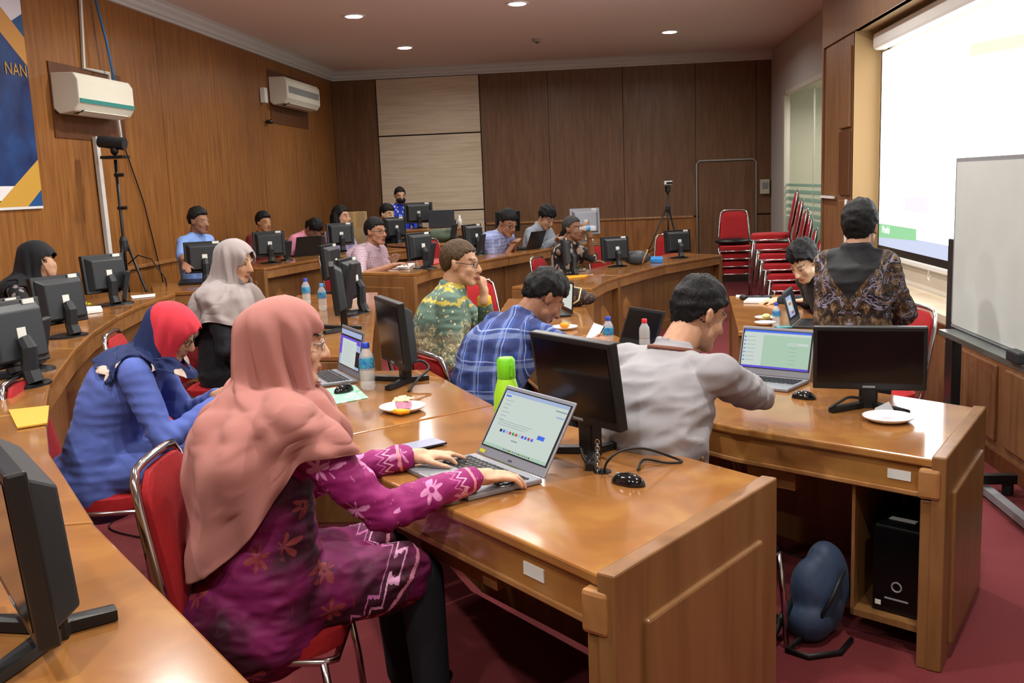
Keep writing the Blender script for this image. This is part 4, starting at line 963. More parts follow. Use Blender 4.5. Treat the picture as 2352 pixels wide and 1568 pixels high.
def hijab_print():
    g = NG('red_navy_printed_hijab', .8); q, th = g.attr('q'), g.attr('th'); X = g.n('ShaderNodeMath', {0: th}, operation='ABSOLUTE').outputs[0]
    n = g.noise(g.obj(), 9, 2)
    s = g.math('ADD', g.math('SUBTRACT', q, g.math('MULTIPLY', X, -.13)), g.math('MULTIPLY', n, .06))
    blob = g.vor(g.obj(), 9); leaf = g.math('LESS_THAN', g.vor(g.obj((1, 1, .55)), 13), .26)
    c = g.mix(g.math('GREATER_THAN', s, .60), 'C93040', '1B2A58')
    pat = g.math('MULTIPLY', g.math('GREATER_THAN', s, .70), g.math('LESS_THAN', blob, .40)); c = g.mix(pat, c, 'C9B6A8')
    c = g.mix(g.math('MULTIPLY', pat, leaf), c, '4A5C88')
    return g.done(c)
def fleck(name, base, a, scale=26, thr=.34):
    g = NG(name, .8); v = g.obj((1, 1, .7)); d = g.vor(v, scale); n = g.noise(v, 8, 2)
    return g.done(g.mix(g.math('MULTIPLY', g.math('LESS_THAN', d, thr), g.math('GREATER_THAN', n, .45)), base, a))
C_MAG = batik_magenta(); C_SCR = batik_scroll(); C_GRN = batik_green()
C_PLAID = plaid('blue_plaid', '2C4386', '1C2450', '93A4CC'); C_CHECK = plaid('pale_blue_check', '8B97C4', '6F7BAE', 'BBC2DE', 24)
C_GREY = cloth_plain('light_grey_linen', '8F8D91', '9E9C9F'); C_BLUE = cloth_plain('periwinkle_cotton', '4A5CA6', '5668B0')
C_PINKH = cloth_plain('dusty_pink_crepe', 'A0685F', 'A97068', 500); C_GREYH = cloth_plain('warm_grey_crepe', '948A88', '9E9492', 500)
C_BLKH = cloth_plain('black_crepe', '15171B', '1A1C20', 500); C_BLK = cloth_plain('black_knit', '14161C', '191B22')
C_LBLUE = cloth_plain('light_blue_polo', '6C8CC8', '7C9AD2'); C_DRED = cloth_plain('dark_red_cotton', '5A1418', '661A1E')
C_ROSE = cloth_plain('pink_cotton', 'D0839B', 'DA92A8'); C_LILAC = cloth_plain('lilac_cotton', 'A79BC6', 'B5AAD0')
C_MAUVE = plaid('mauve_weave', 'A9909C', '9C8491', 'C3B2B8', 40); C_STEEL = cloth_plain('steel_grey_cotton', '7E8794', '8B939E')
C_ROYAL = fleck('royal_blue_batik', '1F3FC0', 'C9CBE6', 22, .3); C_DARKB = fleck('dark_brown_batik', '1C1A1C', '9C8878', 14, .42); C_WVB = fleck('black_batik_with_pale_weave', '1A191D', '8C7F84', 24, .42)
SHORT = dict(front=.46, nape=-.55, side=-.02, vol=.10, mess=.035)
# ------------------------------------------------------------------ the people, near to far
Zt2 = .88
Lw = on(940, 1050, .925); Rw = on(1092, 1098, .935)
p1, J1 = person('woman in a dusty pink hijab and magenta batik tunic typing on a laptop', at(662, 786, 2.68), 36, C_MAG, look=(24, -6, 0), lean=.06, slump=.03, floor=.10, tone='C9967A', k=1.03, bulk=1.22, armk=1.2, skirt=True,
    wrists=(Lw, Rw), hands={0: dict(d=(.88, .30, -.02), side=1, curls=[26, 14, 16, 24], spread=7, thumb=42, lift=-14), 1: dict(d=(.80, .42, -.08), side=-1, curls=[24, 26, 24, 22], spread=6, thumb=30, lift=-12)},
    poles=((-.2, .3, -1), (.05, -.55, -1)), voxel=.0058, hij=hijab(C_PINKH, tail=.50, frontl=.20, sidel=.145, amp=.014, peak=.012, bun=.25, jaw=1.02, capw=1.04), opts=dict(lip='A2504A'), hem=-.22, fold=.007, foldf=24, glass=mat('silver_spectacle_metal', 'B9B9BC', .2, 1), collar=False)
person('woman in a red and navy printed hijab and blue blouse looking down', at(395, 762, 3.98), 14, C_BLUE, look=(8, -30, 8), lean=.24, slump=.08, skirt=True, fold=.004, floor=.10, tone='B8876A', k=1.0, bulk=1.2,
    wrists=(at(505, 905, 4.1), at(500, 925, 3.95)), hands={0: dict(d=(.8, .2, .3), side=1, curl=35), 1: dict(d=(.8, .3, .3), side=-1, curl=35)},
    hij=hijab(hijab_print(), tail=.13, frontl=.12, sidel=.05, amp=.008, peak=.03, jaw=1.0, capw=.8, bun=.10, seedk=2), voxel=.008, collar=False, glass=True)
person('woman in a light grey hijab and black top facing right', at(542, 600, 6.1), -5, C_BLK, look=(-12, -12, 0), lean=.06, slump=.02, floor=.10, tone='B8886C', k=1.12, bulk=1.05, hij=hijab(C_GREYH, tail=.42, frontl=.36, sidel=.22, amp=.015, peak=.025, bun=.18, seedk=4), voxel=.010, collar=False)
person('woman in a black hijab and patterned black blouse resting her chin', at(88, 596, 6.6), 5, C_WVB, look=(0, -16, 0), lean=.16, slump=.04, floor=.22, tone='A87A60', hij=hijab(C_BLKH, tail=.30, frontl=.16, sidel=.06, amp=.006, peak=.035, bun=.28, capw=.8, seedk=1), voxel=.010, collar=False,
    wrists=(at(170, 690, 6.4), at(118, 640, 6.35)), hands={1: dict(d=(.1, .1, 1), n=(-.8, .2, 0), curl=30, side=-1)}, k=1.04)
person('man in a light grey shirt seen from behind at his laptop', at(1606, 722, 3.5), 50, C_GREY, look=(30, -22, 0), lean=.12, slump=.09, floor=0, tone='B07E62', k=1.03, bulk=1.18, hair=dict(front=.3, nape=-.80, side=-.05, vol=.10, mess=.06), shw=.178,
    wrists=(on(1740, 872, .84), on(1790, 930, .86)), poles=((-.6, .5, -.6), (.75, -.45, -.7)), hands={0: dict(d=(.4, .9, 0), side=1), 1: dict(d=(.1, .95, .05), side=-1)}, voxel=.0075, fold=.013, foldf=19, neckoff=(-.02, -.03, 0), trous=mat('black_slacks', '101116', .8), lanyard=mat('brown_lanyard', '6B3A2A', .6))
person('man in a navy plaid shirt bent over his phone', at(1250, 685, 4.9), 34, C_PLAID, look=(28, -38, 0), lean=.30, slump=.08, floor=0, tone='8E5C44', k=1.09, bulk=1.22, hair=dict(front=.34, nape=-.66, side=-.02, vol=.16, mess=.09, jag=1),
    wrists=(on(1335, 790, .90), on(1372, 800, .88)), hands={0: dict(d=(.9, .35, .2), side=1, curl=30, n=(.1, .1, -1)), 1: dict(d=(.8, .5, .25), side=-1, curl=35, n=(-.2, .3, -.6))}, voxel=.008, fold=.008, poles=((-.2, .6, -.8), (.3, -.5, -.9)))
person('man in a green and yellow batik shirt with a raised fist', at(1058, 605, 5.85), 8, C_GRN, look=(-6, -4, 0), lean=.10, slump=.03, floor=0, tone='B58466', k=1.14, bulk=1.2, hair=dict(front=.44, nape=-.66, side=-.02, vol=.05, mess=.02), hairm=M_HAIRB, glass=True,
    wrists=(at(1112, 682, 5.90), at(1125, 750, 5.72)), poles=((.5, .3, -1), (-.2, -.3, -1)), hands={0: dict(d=(.05, .2, 1), n=(-1, .1, .1), side=-1, curl=70), 1: dict(d=(.9, .2, -.1), curl=30)}, voxel=.009, hem=-.28)
person('standing man in a dark scroll batik shirt seen from behind', at(1976, 525, 5.0), 62, C_SCR, look=(60, -4, 0), lean=-.02, slump=0, stand=True, neckoff=(0, 0, .03), floor=0, tone='B07E62', k=1.0, bulk=1.0, hair=dict(front=.3, nape=-.86, side=-.12, vol=.22, mess=.05), shw=.146,
    wrists=(Vector((1.12, 5.24, .92)), Vector((1.44, 5.22, .98))), poles=((-.1, -.5, -.9), (.5, -.5, -.7)), voxel=.008, hem=-.22, fold=.006)
person('young man in a black jacket writing at the presenter table', at(1846, 602, 7.05), 200, C_BLK, look=(222, -36, 0), kl=.27, lean=.22, slump=.06, floor=0, tone='C39A7C', k=1.12, hair=dict(front=.42, nape=-.6, side=.0, vol=.22, mess=.11, jag=1.2), wrists=(on(1850, 694, .80), on(1790, 690, .80)), poles=((0, -.6, -.6), (.3, .8, -.6)), hands={0: dict(d=(-.6, .4, 0)), 1: dict(d=(-1, -.15, 0))}, voxel=.009, opts=dict(lip='A85A50'))
person('man in glasses and a pale mauve shirt leaning on the desk end', at(863, 532, 10.35), -14, C_MAUVE, look=(-25, 0, 0), kl=.27, lean=.24, slump=.02, floor=.17, tone='9C6A50', k=1.2, bulk=1.3, hair=dict(front=.36, nape=-.5, side=-.02, vol=.08, mess=.02), glass=True, sleeve='short',
    wrists=(on(905, 603, 1.0), on(895, 612, .99)), poles=((0, .3, -1), (-.5, -.6, -.5)), voxel=.011)
person('man in a blue checked shirt and glasses leaning toward a laptop', at(1166, 512, 12.0), -28, C_CHECK, look=(-40, -24, 0), kl=.27, lean=.30, slump=.06, floor=.17, tone='9C6A50', k=1.28, bulk=1.15, hair=dict(front=.36, nape=-.5, side=-.02, vol=.14, mess=.05), glass=True, sleeve='short', wrists=(on(1180, 569, .99), on(1172, 571, .99)), voxel=.013)
person('young man in a grey shirt reading his phone near the silver monitor', at(1256, 500, 13.0), -30, C_STEEL, look=(-45, -32, 0), kl=.27, lean=.12, slump=.04, floor=.17, tone='A87A5E', k=1.2, hair=dict(front=.3, nape=-.55, side=-.1, vol=.2, mess=.06, jag=1.5), wrists=(at(1283, 545, 12.75), at(1275, 552, 12.6)), hands={0: dict(d=(.5, -.6, .4), curl=40), 1: dict(d=(.5, -.6, .4), curl=40)}, voxel=.013)
person('man in a dark batik shirt drinking from a bottle', at(1316, 526, 10.95), -20, C_DARKB, look=(-30, 4, 0), kl=.27, lean=.10, slump=.02, floor=0, seat=.62, tone='7E543E', k=1.14, bulk=1.05, hair=dict(front=.46, nape=-.55, side=-.02, vol=.05, mess=.02), hairm=M_HAIRG, sleeve='short',
    wrists=(at(1352, 538, 10.72), on(1375, 606, .82)), poles=((.35, .2, -1), (-.2, -.6, -.6)), hands={0: dict(d=(-.4, -.1, .6), n=(.1, .4, 0), curl=60), 1: dict(d=(.9, .1, 0))}, voxel=.011)
person('man in a light blue polo shirt sitting against the left wall', at(457, 508, 9.3), -20, C_LBLUE, look=(-18, -4, 0), kl=.27, lean=.05, floor=.22, tone='8E6048', k=1.03, hair=dict(front=.44, nape=-.5, side=.0, vol=.14, mess=.04), sleeve='short', voxel=.012, wrists=(on(450, 648, 1.03), on(430, 652, 1.03)))
person('young man in a dark red shirt looking to the screen', at(606, 511, 11.6), -30, C_DRED, look=(-30, -2, 0), kl=.27, lean=.08, floor=.22, tone='A87858', hair=dict(front=.4, nape=-.5, side=.0, vol=.16, mess=.04), voxel=.013)
person('woman in pink bending over behind the dark laptop', at(722, 526, 12.2), -30, C_ROSE, look=(-35, -50, 0), kl=.27, lean=.3, slump=.1, floor=.22, tone='8E6450', k=1.1, hair=dict(front=.3, nape=-.9, side=-.35, vol=.1, mess=.03, extra=[((0, -.10, -.02), (-.07, -.14, -.16), .05, .03), ((-.07, -.14, -.16), (-.10, -.12, -.28), .03, .012)]), voxel=.013)
person('woman with long wavy dark hair in a lilac top', at(784, 498, 13.0), -20, C_LILAC, look=(-12, 0, 0), kl=.27, lean=.06, floor=.22, tone='C08C70', k=1.18, hair=dict(front=.40, nape=-1, side=-.3, vol=.1, mess=.04, extra=[((s*.06, -.04, .02), (s*.085, -.02, -.14), .042, .05) for s in (-1, 1)]+[((0, -.08, 0), (0, -.09, -.2), .06, .06), ((-.05, -.06, -.1), (-.06, -.05, -.22), .05, .035), ((.05, -.06, -.1), (.06, -.05, -.2), .05, .03)]), voxel=.013)
person('man half hidden behind monitors below the masked man', at(890, 492, 13.55), -30, C_BLK, look=(-30, -8, 0), kl=.27, lean=.06, floor=.22, tone='C49878', k=1.12, hair=dict(front=.34, nape=-.5, side=-.02, vol=.12, mess=.03), voxel=.013, wrists=(None, None))
mk, J = person('man in a black face mask and royal blue batik', at(919, 450, 15.1), -55, C_ROYAL, look=(-62, -4, 0), lean=.04, floor=.4, tone='B08468', k=1.05, hair=dict(front=.46, nape=-.5, side=.0, vol=.1, mess=.03), voxel=.013)
b = MB(); b.ell(J['C']+J['M'] @ Vector((0, .052, -.058))*1.05, (.068, .062, .056), J['M'], 20, 12); b.build('face_mask', mat('black_mask_cloth', '0E0F12', .8), mk, True, off=J['base'])

# ------------------------------------------------------------------ chairs in place
def seat_under(i, label):
    q = PEOPLE[i]; f = q['fw']; e = {4: .27, 0: -.10}.get(i, -.03); return put_chair(q['P'].x+f.x*e, q['P'].y+f.y*e, q['floor'], q['face'], label)
for i, lab in ((1, 'red chrome-framed chair under the red hijab woman'), (2, 'red chair under the grey hijab woman'), (4, 'red chair under the light grey shirt man'),
               (6, 'red chair under the green batik man'), (8, 'red chair under the black jacket man'), (12, 'red chair under the drinking man'), (9, 'red chair under the man in the mauve shirt')): seat_under(i, lab)
put_chair(PEOPLE[0]['P'].x-.02, PEOPLE[0]['P'].y+.05, .10, 6, 'red chrome-framed chair under the pink hijab woman')
put_chair(-.68, 4.98, 0, 38, 'dark red chair under the plaid shirt man with its back to the cake desk')
put_chair(-2.45, 5.22, .10, 14, 'empty red chair against the left curved desk')
put_chair(-1.02, 8.35, 0, -60, 'red chair standing empty beyond the raised fist')
put_chair(-2.05, 12.3, .17, -40, 'red chair behind the monitor on the mauve shirt man\'s desk')
put_chair(.12, 12.75, 0, -40, 'red chair behind the grey bag')
put_chair(.95, 14.5, 0, -90, 'red chair behind the lone monitor by the tripod')
put_chair(1.62, 6.05, 0, 188, 'red chair against the screen wall right of the standing man')
for i in range(4):
    put_chair(1.85, 14.35-.02*i, .11*i, -95, ('bottom chair', 'second chair up', 'third chair up', 'top chair with a black bag')[i]+' of the small red chair stack by the back door', 'small stack of red chairs')
tag(MB().ell((1.83, 14.3, .85), (.26, .2, .05)).build('folded_bag', M_BLACK, smooth=True), 'flat black bag lying on the top chair of the small stack', 'bag')
NM = ('bottom', 'second lowest', 'third lowest', 'middle', 'third highest', 'second highest', 'topmost leaning')
for i in range(7):
    put_chair(2.12-.028*i, 11.0+.12*i, .105*i, 168, NM[i]+' chair of the long slanting red chair stack by the glass', 'long stack of red chairs')
for i in range(4):
    put_chair(2.3, 12.9, .107*i, 178, ('bottom', 'second', 'third', 'top')[i]+' chair of the red stack behind the long slanting one', 'back stack of red chairs')
# ------------------------------------------------------------------ monitors
def monitor(label, pos, face, w=.42, h=.27, kind='square', tilt=6, raise_=.10, cat='monitor', group='desktop monitors', dark=True):
    # pos: point on the desk under the stand; face: direction the screen looks, degrees ccw from +x
    t = thing('monitor', label, cat, pos, R(face-90), group)          # local: screen looks along +y
    T = Matrix.Rotation(R(-tilt), 4, 'X'); zc = raise_+h/2
    def put(b): b.v = [tuple((T @ Vector((x, y, z-zc)))+Vector((0, 0, zc))) for x, y, z in b.v]; return b
    put(MB().box((0, .02, zc), (w, .035, h))).build('bezel', M_BLACK, t, bevel=.006)
    put(MB().box((0, .0385, zc+.006), (w-.034, .002, h-.05))).build('screen', M_GLOSS, t)
    b = MB(); hw, hh = w*.36, h*.36
    V = [(sx*w*.44, .003, zc+sz*h*.44) for sx, sz in ((-1, -1), (1, -1), (1, 1), (-1, 1))]+[(sx*hw, -.045, zc-.01+sz*hh) for sx, sz in ((-1, -1), (1, -1), (1, 1), (-1, 1))]
    b.add(V, [(0, 1, 2, 3), (7, 6, 5, 4), (0, 4, 5, 1), (1, 5, 6, 2), (2, 6, 7, 3), (3, 7, 4, 0)]); put(b).build('back_shell', M_BACK, t, bevel=.006)
    if kind == 'square':
        put(MB().box((w*.3, -.0, zc+h*.44), (.06, .008, .028))).build('asset_sticker', M_STICK, t).location = (0, -.004, 0)
        put(MB().box((0, -.047, zc), (.045, .004, .045))).build('logo_sticker', M_STICK, t)
        b = MB(); V = []
        for y, z, hw_ in ((-.05, zc-.02, .045), (-.085, zc-.04, .045), (-.06, raise_*.5, .042), (-.10, .02, .05)):
            V.append((y, z, hw_))
        b.ring([(0, -.05, zc-.02), (0, -.075, zc-.06), (0, -.07, .07), (0, -.09, .015)], [.03, .034, .036, .04], 8); b.build('arm', M_BACK, t)
        MB().lathe([(0, 0), (.12, 0), (.12, .008), (.05, .02), (0, .022)], 20, (0, -.03, 0), 1, .8).build('base', M_BLACK, t, smooth='auto')
    else:
        MB().box((0, -.03, (raise_+.05)/2), (.075, .045, raise_+.06)).build('neck', M_BLACK, t, bevel=.008)
        f = MB()
        for s in (-1, 1): f.ring([(0, -.05, .014), (s*.10, .05, .013), (s*.15, .10, .012)], [.022, .02, .016], 6)
        f.ring([(0, -.03, .014), (0, -.14, .012)], [.022, .02], 6); f.v = [(x, y, max(0, min(z, .026))) for x, y, z in f.v]
        f.build('base', M_BLACK, t)
        put(MB().box((0, .0386, raise_+.014), (.05, .002, .008))).build('badge', M_GREY, t)
    return t
monitor('large black monitor close at the bottom left corner', Vector((-1.04, 1.58, 1.0)), 221, .45, .30, 'wide', 4, .07)
monitor('black monitor behind the pink hijab woman\'s laptop', on(1318, 1066, .88)+Vector((.03, .10, 0)), 221, .41, .29, 'wide', 8, .12)
monitor('black monitor beside the plate on the right-hand desk', on(1990, 945, .78)+Vector((.02, .05, 0)), 257, .45, .27, 'wide', 2, .09)
monitor('black monitor behind the water bottle on the cake desk', on(915, 882, .88)+Vector((.0, .03, 0)), 208, .40, .31, 'wide', 4, .09)
monitor('black monitor seen edge-on above the pink hijab', on(752, 775, .88)+Vector((0, .3, 0)), 196, .40, .32, 'wide', 4, .12)
monitor('black monitor with its back to us behind the edge-on one', on(785, 735, .88)+Vector((-.02, .4, 0)), 176, .38, .31, 'square', 4, .10)
monitor('black monitor edge beside the red chair of the mauve shirt man', on(752, 676, .88)+Vector((0, .2, 0)), 176, .38, .31, 'square', 4, .12)
sq = [('black monitor cut by the left edge of the view', on(5, 862, 1.0), 166, .08), ('black monitor in front of the cut one on the left desk', on(45, 885, 1.0), 166, .10), ('black monitor just before the black hijab woman', on(148, 772, 1.0), 160, .09),
      ('black monitor under the white wall trunking', on(250, 700, 1.0), 152, .11), ('black monitor hiding the light blue shirt man at the left wall', on(470, 648, 1.0)+Vector((0, .05, 0)), 115, .10),
      ('black monitor before the dark red shirt man', on(622, 604, 1.0), 118, .09), ('black monitor below the long haired woman', on(785, 578, 1.0), 120, .10), ('black monitor right of the man in glasses', on(910, 563, 1.0), 135, .12),
      ('black monitor on the mauve shirt man\'s desk end', on(968, 615, .95), 145, .10), ('black monitor between the green and blue shirt men', on(1090, 585, .95), 150, .10),
      ('black monitor seen edge-on before the drinking man', on(1303, 632, .78), 178, .13), ('black monitor between the drinking man and the grey bag', on(1415, 612, .78), 118, .08), ('lone black monitor at the far desk end', on(1558, 592, .78), 112, .08),
      ('black monitor on the back desk behind the blue checked shirt', Vector((-1.34, 13.75, 1.04)), -70, .10)]
for i, (lab, p, fa, rs_) in enumerate(sq):
    monitor(lab, p, fa, .355, .285, 'square', 6, rs_-.015)
monitor('black monitor on the raised desk below the masked man', Vector((-2.72, 14.45, 1.18)), 105, .42, .30, 'square', 4, .08)
t = monitor('silver monitor beside the drinking man\'s raised hand', on(1345, 556, .95)+Vector((0, .1, 0)), 105, .42, .36, 'square', 6, .10)
for o in t.children:
    if o.name.split('.')[0] in ('bezel', 'back_shell', 'arm', 'base'): o.data.materials[0] = M_SILVER
# upright black stands beside the monitors
def slab(label, p, face, h=.2):
    t = thing('desk_stand', label, 'desktop stand', p, R(face-90), 'black desktop stands')
    MB().box((0, -.02, h/2+.03), (.10, .03, h), Matrix.Rotation(R(12), 3, 'X')).build('upright_slab', M_BACK, t, bevel=.008)
    MB().lathe([(0, 0), (.075, 0), (.07, .014), (0, .03)], 16, (0, .01, 0)).build('base', M_BLACK, t, smooth='auto')
for lab, x, y, z, fa, h in (('black upright stand right of the monitor under the trunking', 288, 697, 1.0, 200, .22), ('black upright stand between two left desk monitors', 95, 850, 1.0, 190, .22), ('black upright stand beside the monitor on the desk end', 990, 617, .95, 170, .24),
                   ('black upright stand near the pink bending woman', 735, 584, 1.0, 150, .2), ('black upright stand near the dark red shirt man', 660, 598, 1.0, 150, .2), ('black upright stand before the green bag', 1041, 553, 1.05, 150, .2), ('black upright stand between the green and blue checked shirts', 1105, 585, .95, 160, .22), ('tall black stand right of the edge-on monitors', 803, 720, .9, 170, .34)):
    slab(lab, on(x, y, z), fa, h)
# ------------------------------------------------------------------ laptops
def glow(name, c, e): return mat(name, '0C0D0E', .3, emit=c, es=e)
G_WHITE = glow('screen_white', 'DDEBE2', .55); G_BLUE = glow('screen_blue', '3A62D8', .8); G_GREEN = glow('screen_green', 'C4E6CC', .5); G_DIM = glow('screen_dim_text', '9FB0B4', .5); G_DARK = glow('screen_dark', '1A2030', .3)
G_RED = glow('screen_red', 'C8485C', .6); G_VIO = glow('screen_violet', '5A46C8', .8); G_PALE = glow('screen_pale_blue', 'B4C6EC', .55); G_GO = glow('screen_leaf', '3FA050', .6); G_OR = glow('screen_orange', 'D08040', .6)
def laptop(label, pos, face, w=.345, d=.235, open_=105, shell=M_SILVER, page='mail', keys=True, brand=None, group='open laptops'):
    # pos: middle of the hinge on the desk; face: direction from hinge to the user
    t = thing('laptop', label, 'laptop', pos, R(face+90), group)       # local: user on -y
    MB().box((0, -d/2, .009), (w, d, .016)).build('keyboard_deck', shell, t, bevel=.004)
    if keys:
        b = MB()
        for r_ in range(6):
            n = 15 if r_ < 5 else 8
            for c in range(n):
                kw = w*.9/n; b.box((-w*.45+kw*(c+.5), -.035-r_*.0185-.004, .0182), (kw*.82, .0145 if r_ else .009, .003))
        b.build('keyboard', M_BLACK, t)
        MB().box((-.01, -d*.8, .0176), (w*.32, d*.28, .0012)).build('touchpad', M_GREY if shell is M_SILVER else M_BACK, t)
    a = R(open_-90); lid = bpy.data.objects.new('lid', None); lid = None
    H = d*.96; Q = Matrix.Rotation(-a, 4, 'X'); O = Vector((0, .004, .016))
    def P(b): b.v = [tuple(Q @ Vector(v)+O) for v in b.v]; return b
    lid = P(MB().box((0, .0035, H/2), (w, .007, H))).build('lid', shell, t, bevel=.003)
    sw, sh, z0 = w-.016, H-.045, .032
    P(MB().box((0, -.0004, z0+sh/2), (sw, .0012, sh))).build('screen_bezel', M_BLACK, lid)
    def rect(x0, x1, y0, y1, m, lift=.0014):   # fractions of the screen, y from the top
        b = P(MB().box(((x0+x1)/2*sw-sw/2, -lift, z0+sh*(1-(y0+y1)/2)), ((x1-x0)*sw*.985, .0006, (y1-y0)*sh))); return b
    if page == 'off':
        rect(.02, .98, .03, .97, M_GLOSS).build('screen', M_GLOSS, lid); return t
    parts = {}
    def q(x0, x1, y0, y1, m, lift=.0024):
        b = parts.setdefault(m.name, (MB(), m))[0]; r = rect(x0, x1, y0, y1, m, lift); b.add(r.v, r.f)
    bg = {'mail': G_WHITE, 'doc': G_PALE, 'chat': G_WHITE, 'white': G_WHITE, 'mix': G_DARK}[page]
    rect(.015, .985, .02, .98, bg).build('screen', bg, lid)
    if page == 'mail':
        q(.015, .985, .02, .08, G_PALE); q(.05, .13, .10, .125, G_BLUE); q(.015, .985, .93, .98, G_GREEN)
        for i in range(6): q(.08, .2-.02*(i % 3), .18+.065*i, .187+.065*i, G_DIM)
        for i in range(3): q(.1, .62-.05*i, .52+.035*i, .527+.035*i, G_DIM)
        for i in range(11): q(.18+.048*i, .212+.048*i, .66, .705, (G_DARK, G_BLUE, G_PALE, G_RED, G_GO, G_RED, G_GREEN, G_VIO, G_BLUE, G_RED, G_BLUE)[i], .0028)
        q(.40, .49, .78, .80, G_DIM); q(.73, .83, .58, .645, G_BLUE); q(.82, .98, .13, .15, G_DIM); q(.86, .97, .22, .25, G_PALE)
        for i in range(14): q(.34+.03*i, .355+.03*i, .945, .965, (G_BLUE, G_RED, G_GO, G_DARK, G_OR)[i % 5], .0028)
    elif page == 'doc':
        q(.015, .985, .15, .2, G_DARK); q(.015, .985, .2, .33, G_VIO); q(.015, .12, .2, .7, G_VIO); q(.12, .8, .26, .97, G_WHITE, .0027)
        for i in range(9): q(.18, .7-.06*(i % 3), .36+.06*i, .37+.06*i, G_PALE, .003)
        q(.8, .985, .5, .9, G_DARK); q(.93, .97, .21, .25, G_OR, .003)
    elif page == 'chat':
        q(.015, .985, .02, .075, G_BLUE); q(.015, .3, .12, .93, G_WHITE); q(.3, .985, .14, .93, G_GREEN); q(.015, .985, .93, .98, G_VIO)
        for i in range(7): q(.03, .055, .19+.1*i, .22+.1*i, G_BLUE, .0028); q(.07, .2, .195+.1*i, .205+.1*i, G_DIM, .0028)
        for i in range(6): q(.66, .95, .3+.1*i, .36+.1*i, G_WHITE if i == 0 else G_GREEN, .003); q(.68, .8, .325+.1*i, .333+.1*i, G_DIM, .0033)
    elif page == 'mix':
        q(.06, .6, .18, .9, G_PALE); q(.14, .5, .3, .7, G_WHITE, .0027); q(.2, .45, .4, .5, G_OR, .003); q(.3, .5, .74, .82, G_RED, .003)
    for nme, (b, m) in parts.items(): b.build('screen_content', m, lid)
    if brand:
        o = text('brand_lettering', brand, .013, M_BACK, (0, 0, 0), (0, 0, 0), lid, .0002)
        o.matrix_local = Matrix.Translation(O) @ Q @ Matrix.Translation((0, -.0008, .014)) @ Matrix.Rotation(R(90), 4, 'X')
        MB_ = P(MB().box((-w*.43, -.0006, .014), (.032, .0008, .012))); MB_.build('yellow_label', mat('yellow_label', 'B9B42C', .5), lid)
    return t
def hinge(a, b_, z): return (on(*a, z)+on(*b_, z))/2
laptop('silver laptop the pink hijab woman types on', hinge((1096, 1040), (1243, 1108), .89)-Vector((0, 0, .01)), 219, .385, .262, 122, page='mail', brand='acer')
laptop('open laptop with a blue page beyond the pink hijab woman', on(790, 872, .88)+Vector((.0, .06, 0)), 212, .34, .235, 100, page='doc')
laptop('silver laptop with a chat page before the grey shirt man', on(1765, 878, .78)+Vector((.03, .07, 0)), 236, .38, .25, 106, page='chat')
laptop('dark laptop facing the plaid shirt man with a white screen', on(1296, 733, .78)+Vector((0, .3, 0)), 196, .36, .25, 94, shell=M_BLACK, page='white', keys=False)
laptop('black laptop seen from behind beyond the red-capped bottle', on(1440, 800, .78)+Vector((.05, 0, 0)), 215, .35, .24, 112, shell=M_BLACK, page='off')
laptop('dark grey laptop open on the presenter table', on(1830, 745, .78), -20, .36, .24, 105, shell=M_BACK, page='mix')
laptop('black laptop lid in front of the blue checked shirt man', on(1225, 572, .95), 150, .34, .24, 112, shell=M_BLACK, page='off')
laptop('black laptop lid in front of the pink bending woman', on(705, 588, 1.0), 140, .36, .25, 108, shell=M_BLACK, page='off')
laptop('grey laptop lid open on the raised desk by the pale panel', Vector((-2.36, 14.3, 1.18)), 100, .38, .26, 100, shell=mat('slate_laptop_shell', '3E444C', .4), page='off')
# ------------------------------------------------------------------ mice, bottles, plates
def mouse(label, p, face):
    t = thing('computer_mouse', label, 'mouse', p, R(face-90), 'black computer mice')
    b = MB(); b.ell((0, 0, 0), (.031, .056, .034), None, 20, 14); b.v = [(x*(1-.1*(y > 0)), y, max(z, 0)+.002*(z > 0)) for x, y, z in b.v]
    b.build('shell', mat('glossy_mouse_shell', '0C0D0F', .12, coat=.5), t, True)
    MB().box((0, .034, .027), (.006, .016, .008)).build('scroll_wheel', M_GREY, t)
mouse('black computer mouse on the near desk by the cable hole', on(1443, 1112, .88), 150)
mouse('black computer mouse beside the chat page laptop', on(1846, 915, .78), 150)
mouse('black computer mouse on the green mousepad', on(790, 900, .883), 60)
mouse('black mouse under the blue checked shirt man\'s hand', on(1192, 570, .95), 120)
tag(MB().ell(on(1356, 554, .95)+Vector((0, 0, .015)), (.05, .07, .022)).build('computer_mouse', M_WHITE, smooth=True), 'white mouse at the foot of the silver monitor', 'mouse')
M_PET = mat('clear_pet', 'E8EEF2', .06, spec=.9, alpha=.32); M_LABEL = None
def label_mat():
    g = NG('bottle_label_print', .35); n = g.noise(g.obj(), 22, 2, .8); return g.done(g.ramp(n, [(.35, '2A63B0'), (.5, '3E9CB4'), (.6, '2B55A8'), (.68, 'DDE6EC')]))
M_LABEL = label_mat(); M_CAPB = mat('blue_bottle_cap', '1F3FB0', .35); M_CAPR = mat('red_bottle_cap', 'C2212B', .35); M_CAPL = mat('light_blue_cap', '5A9ADC', .35)
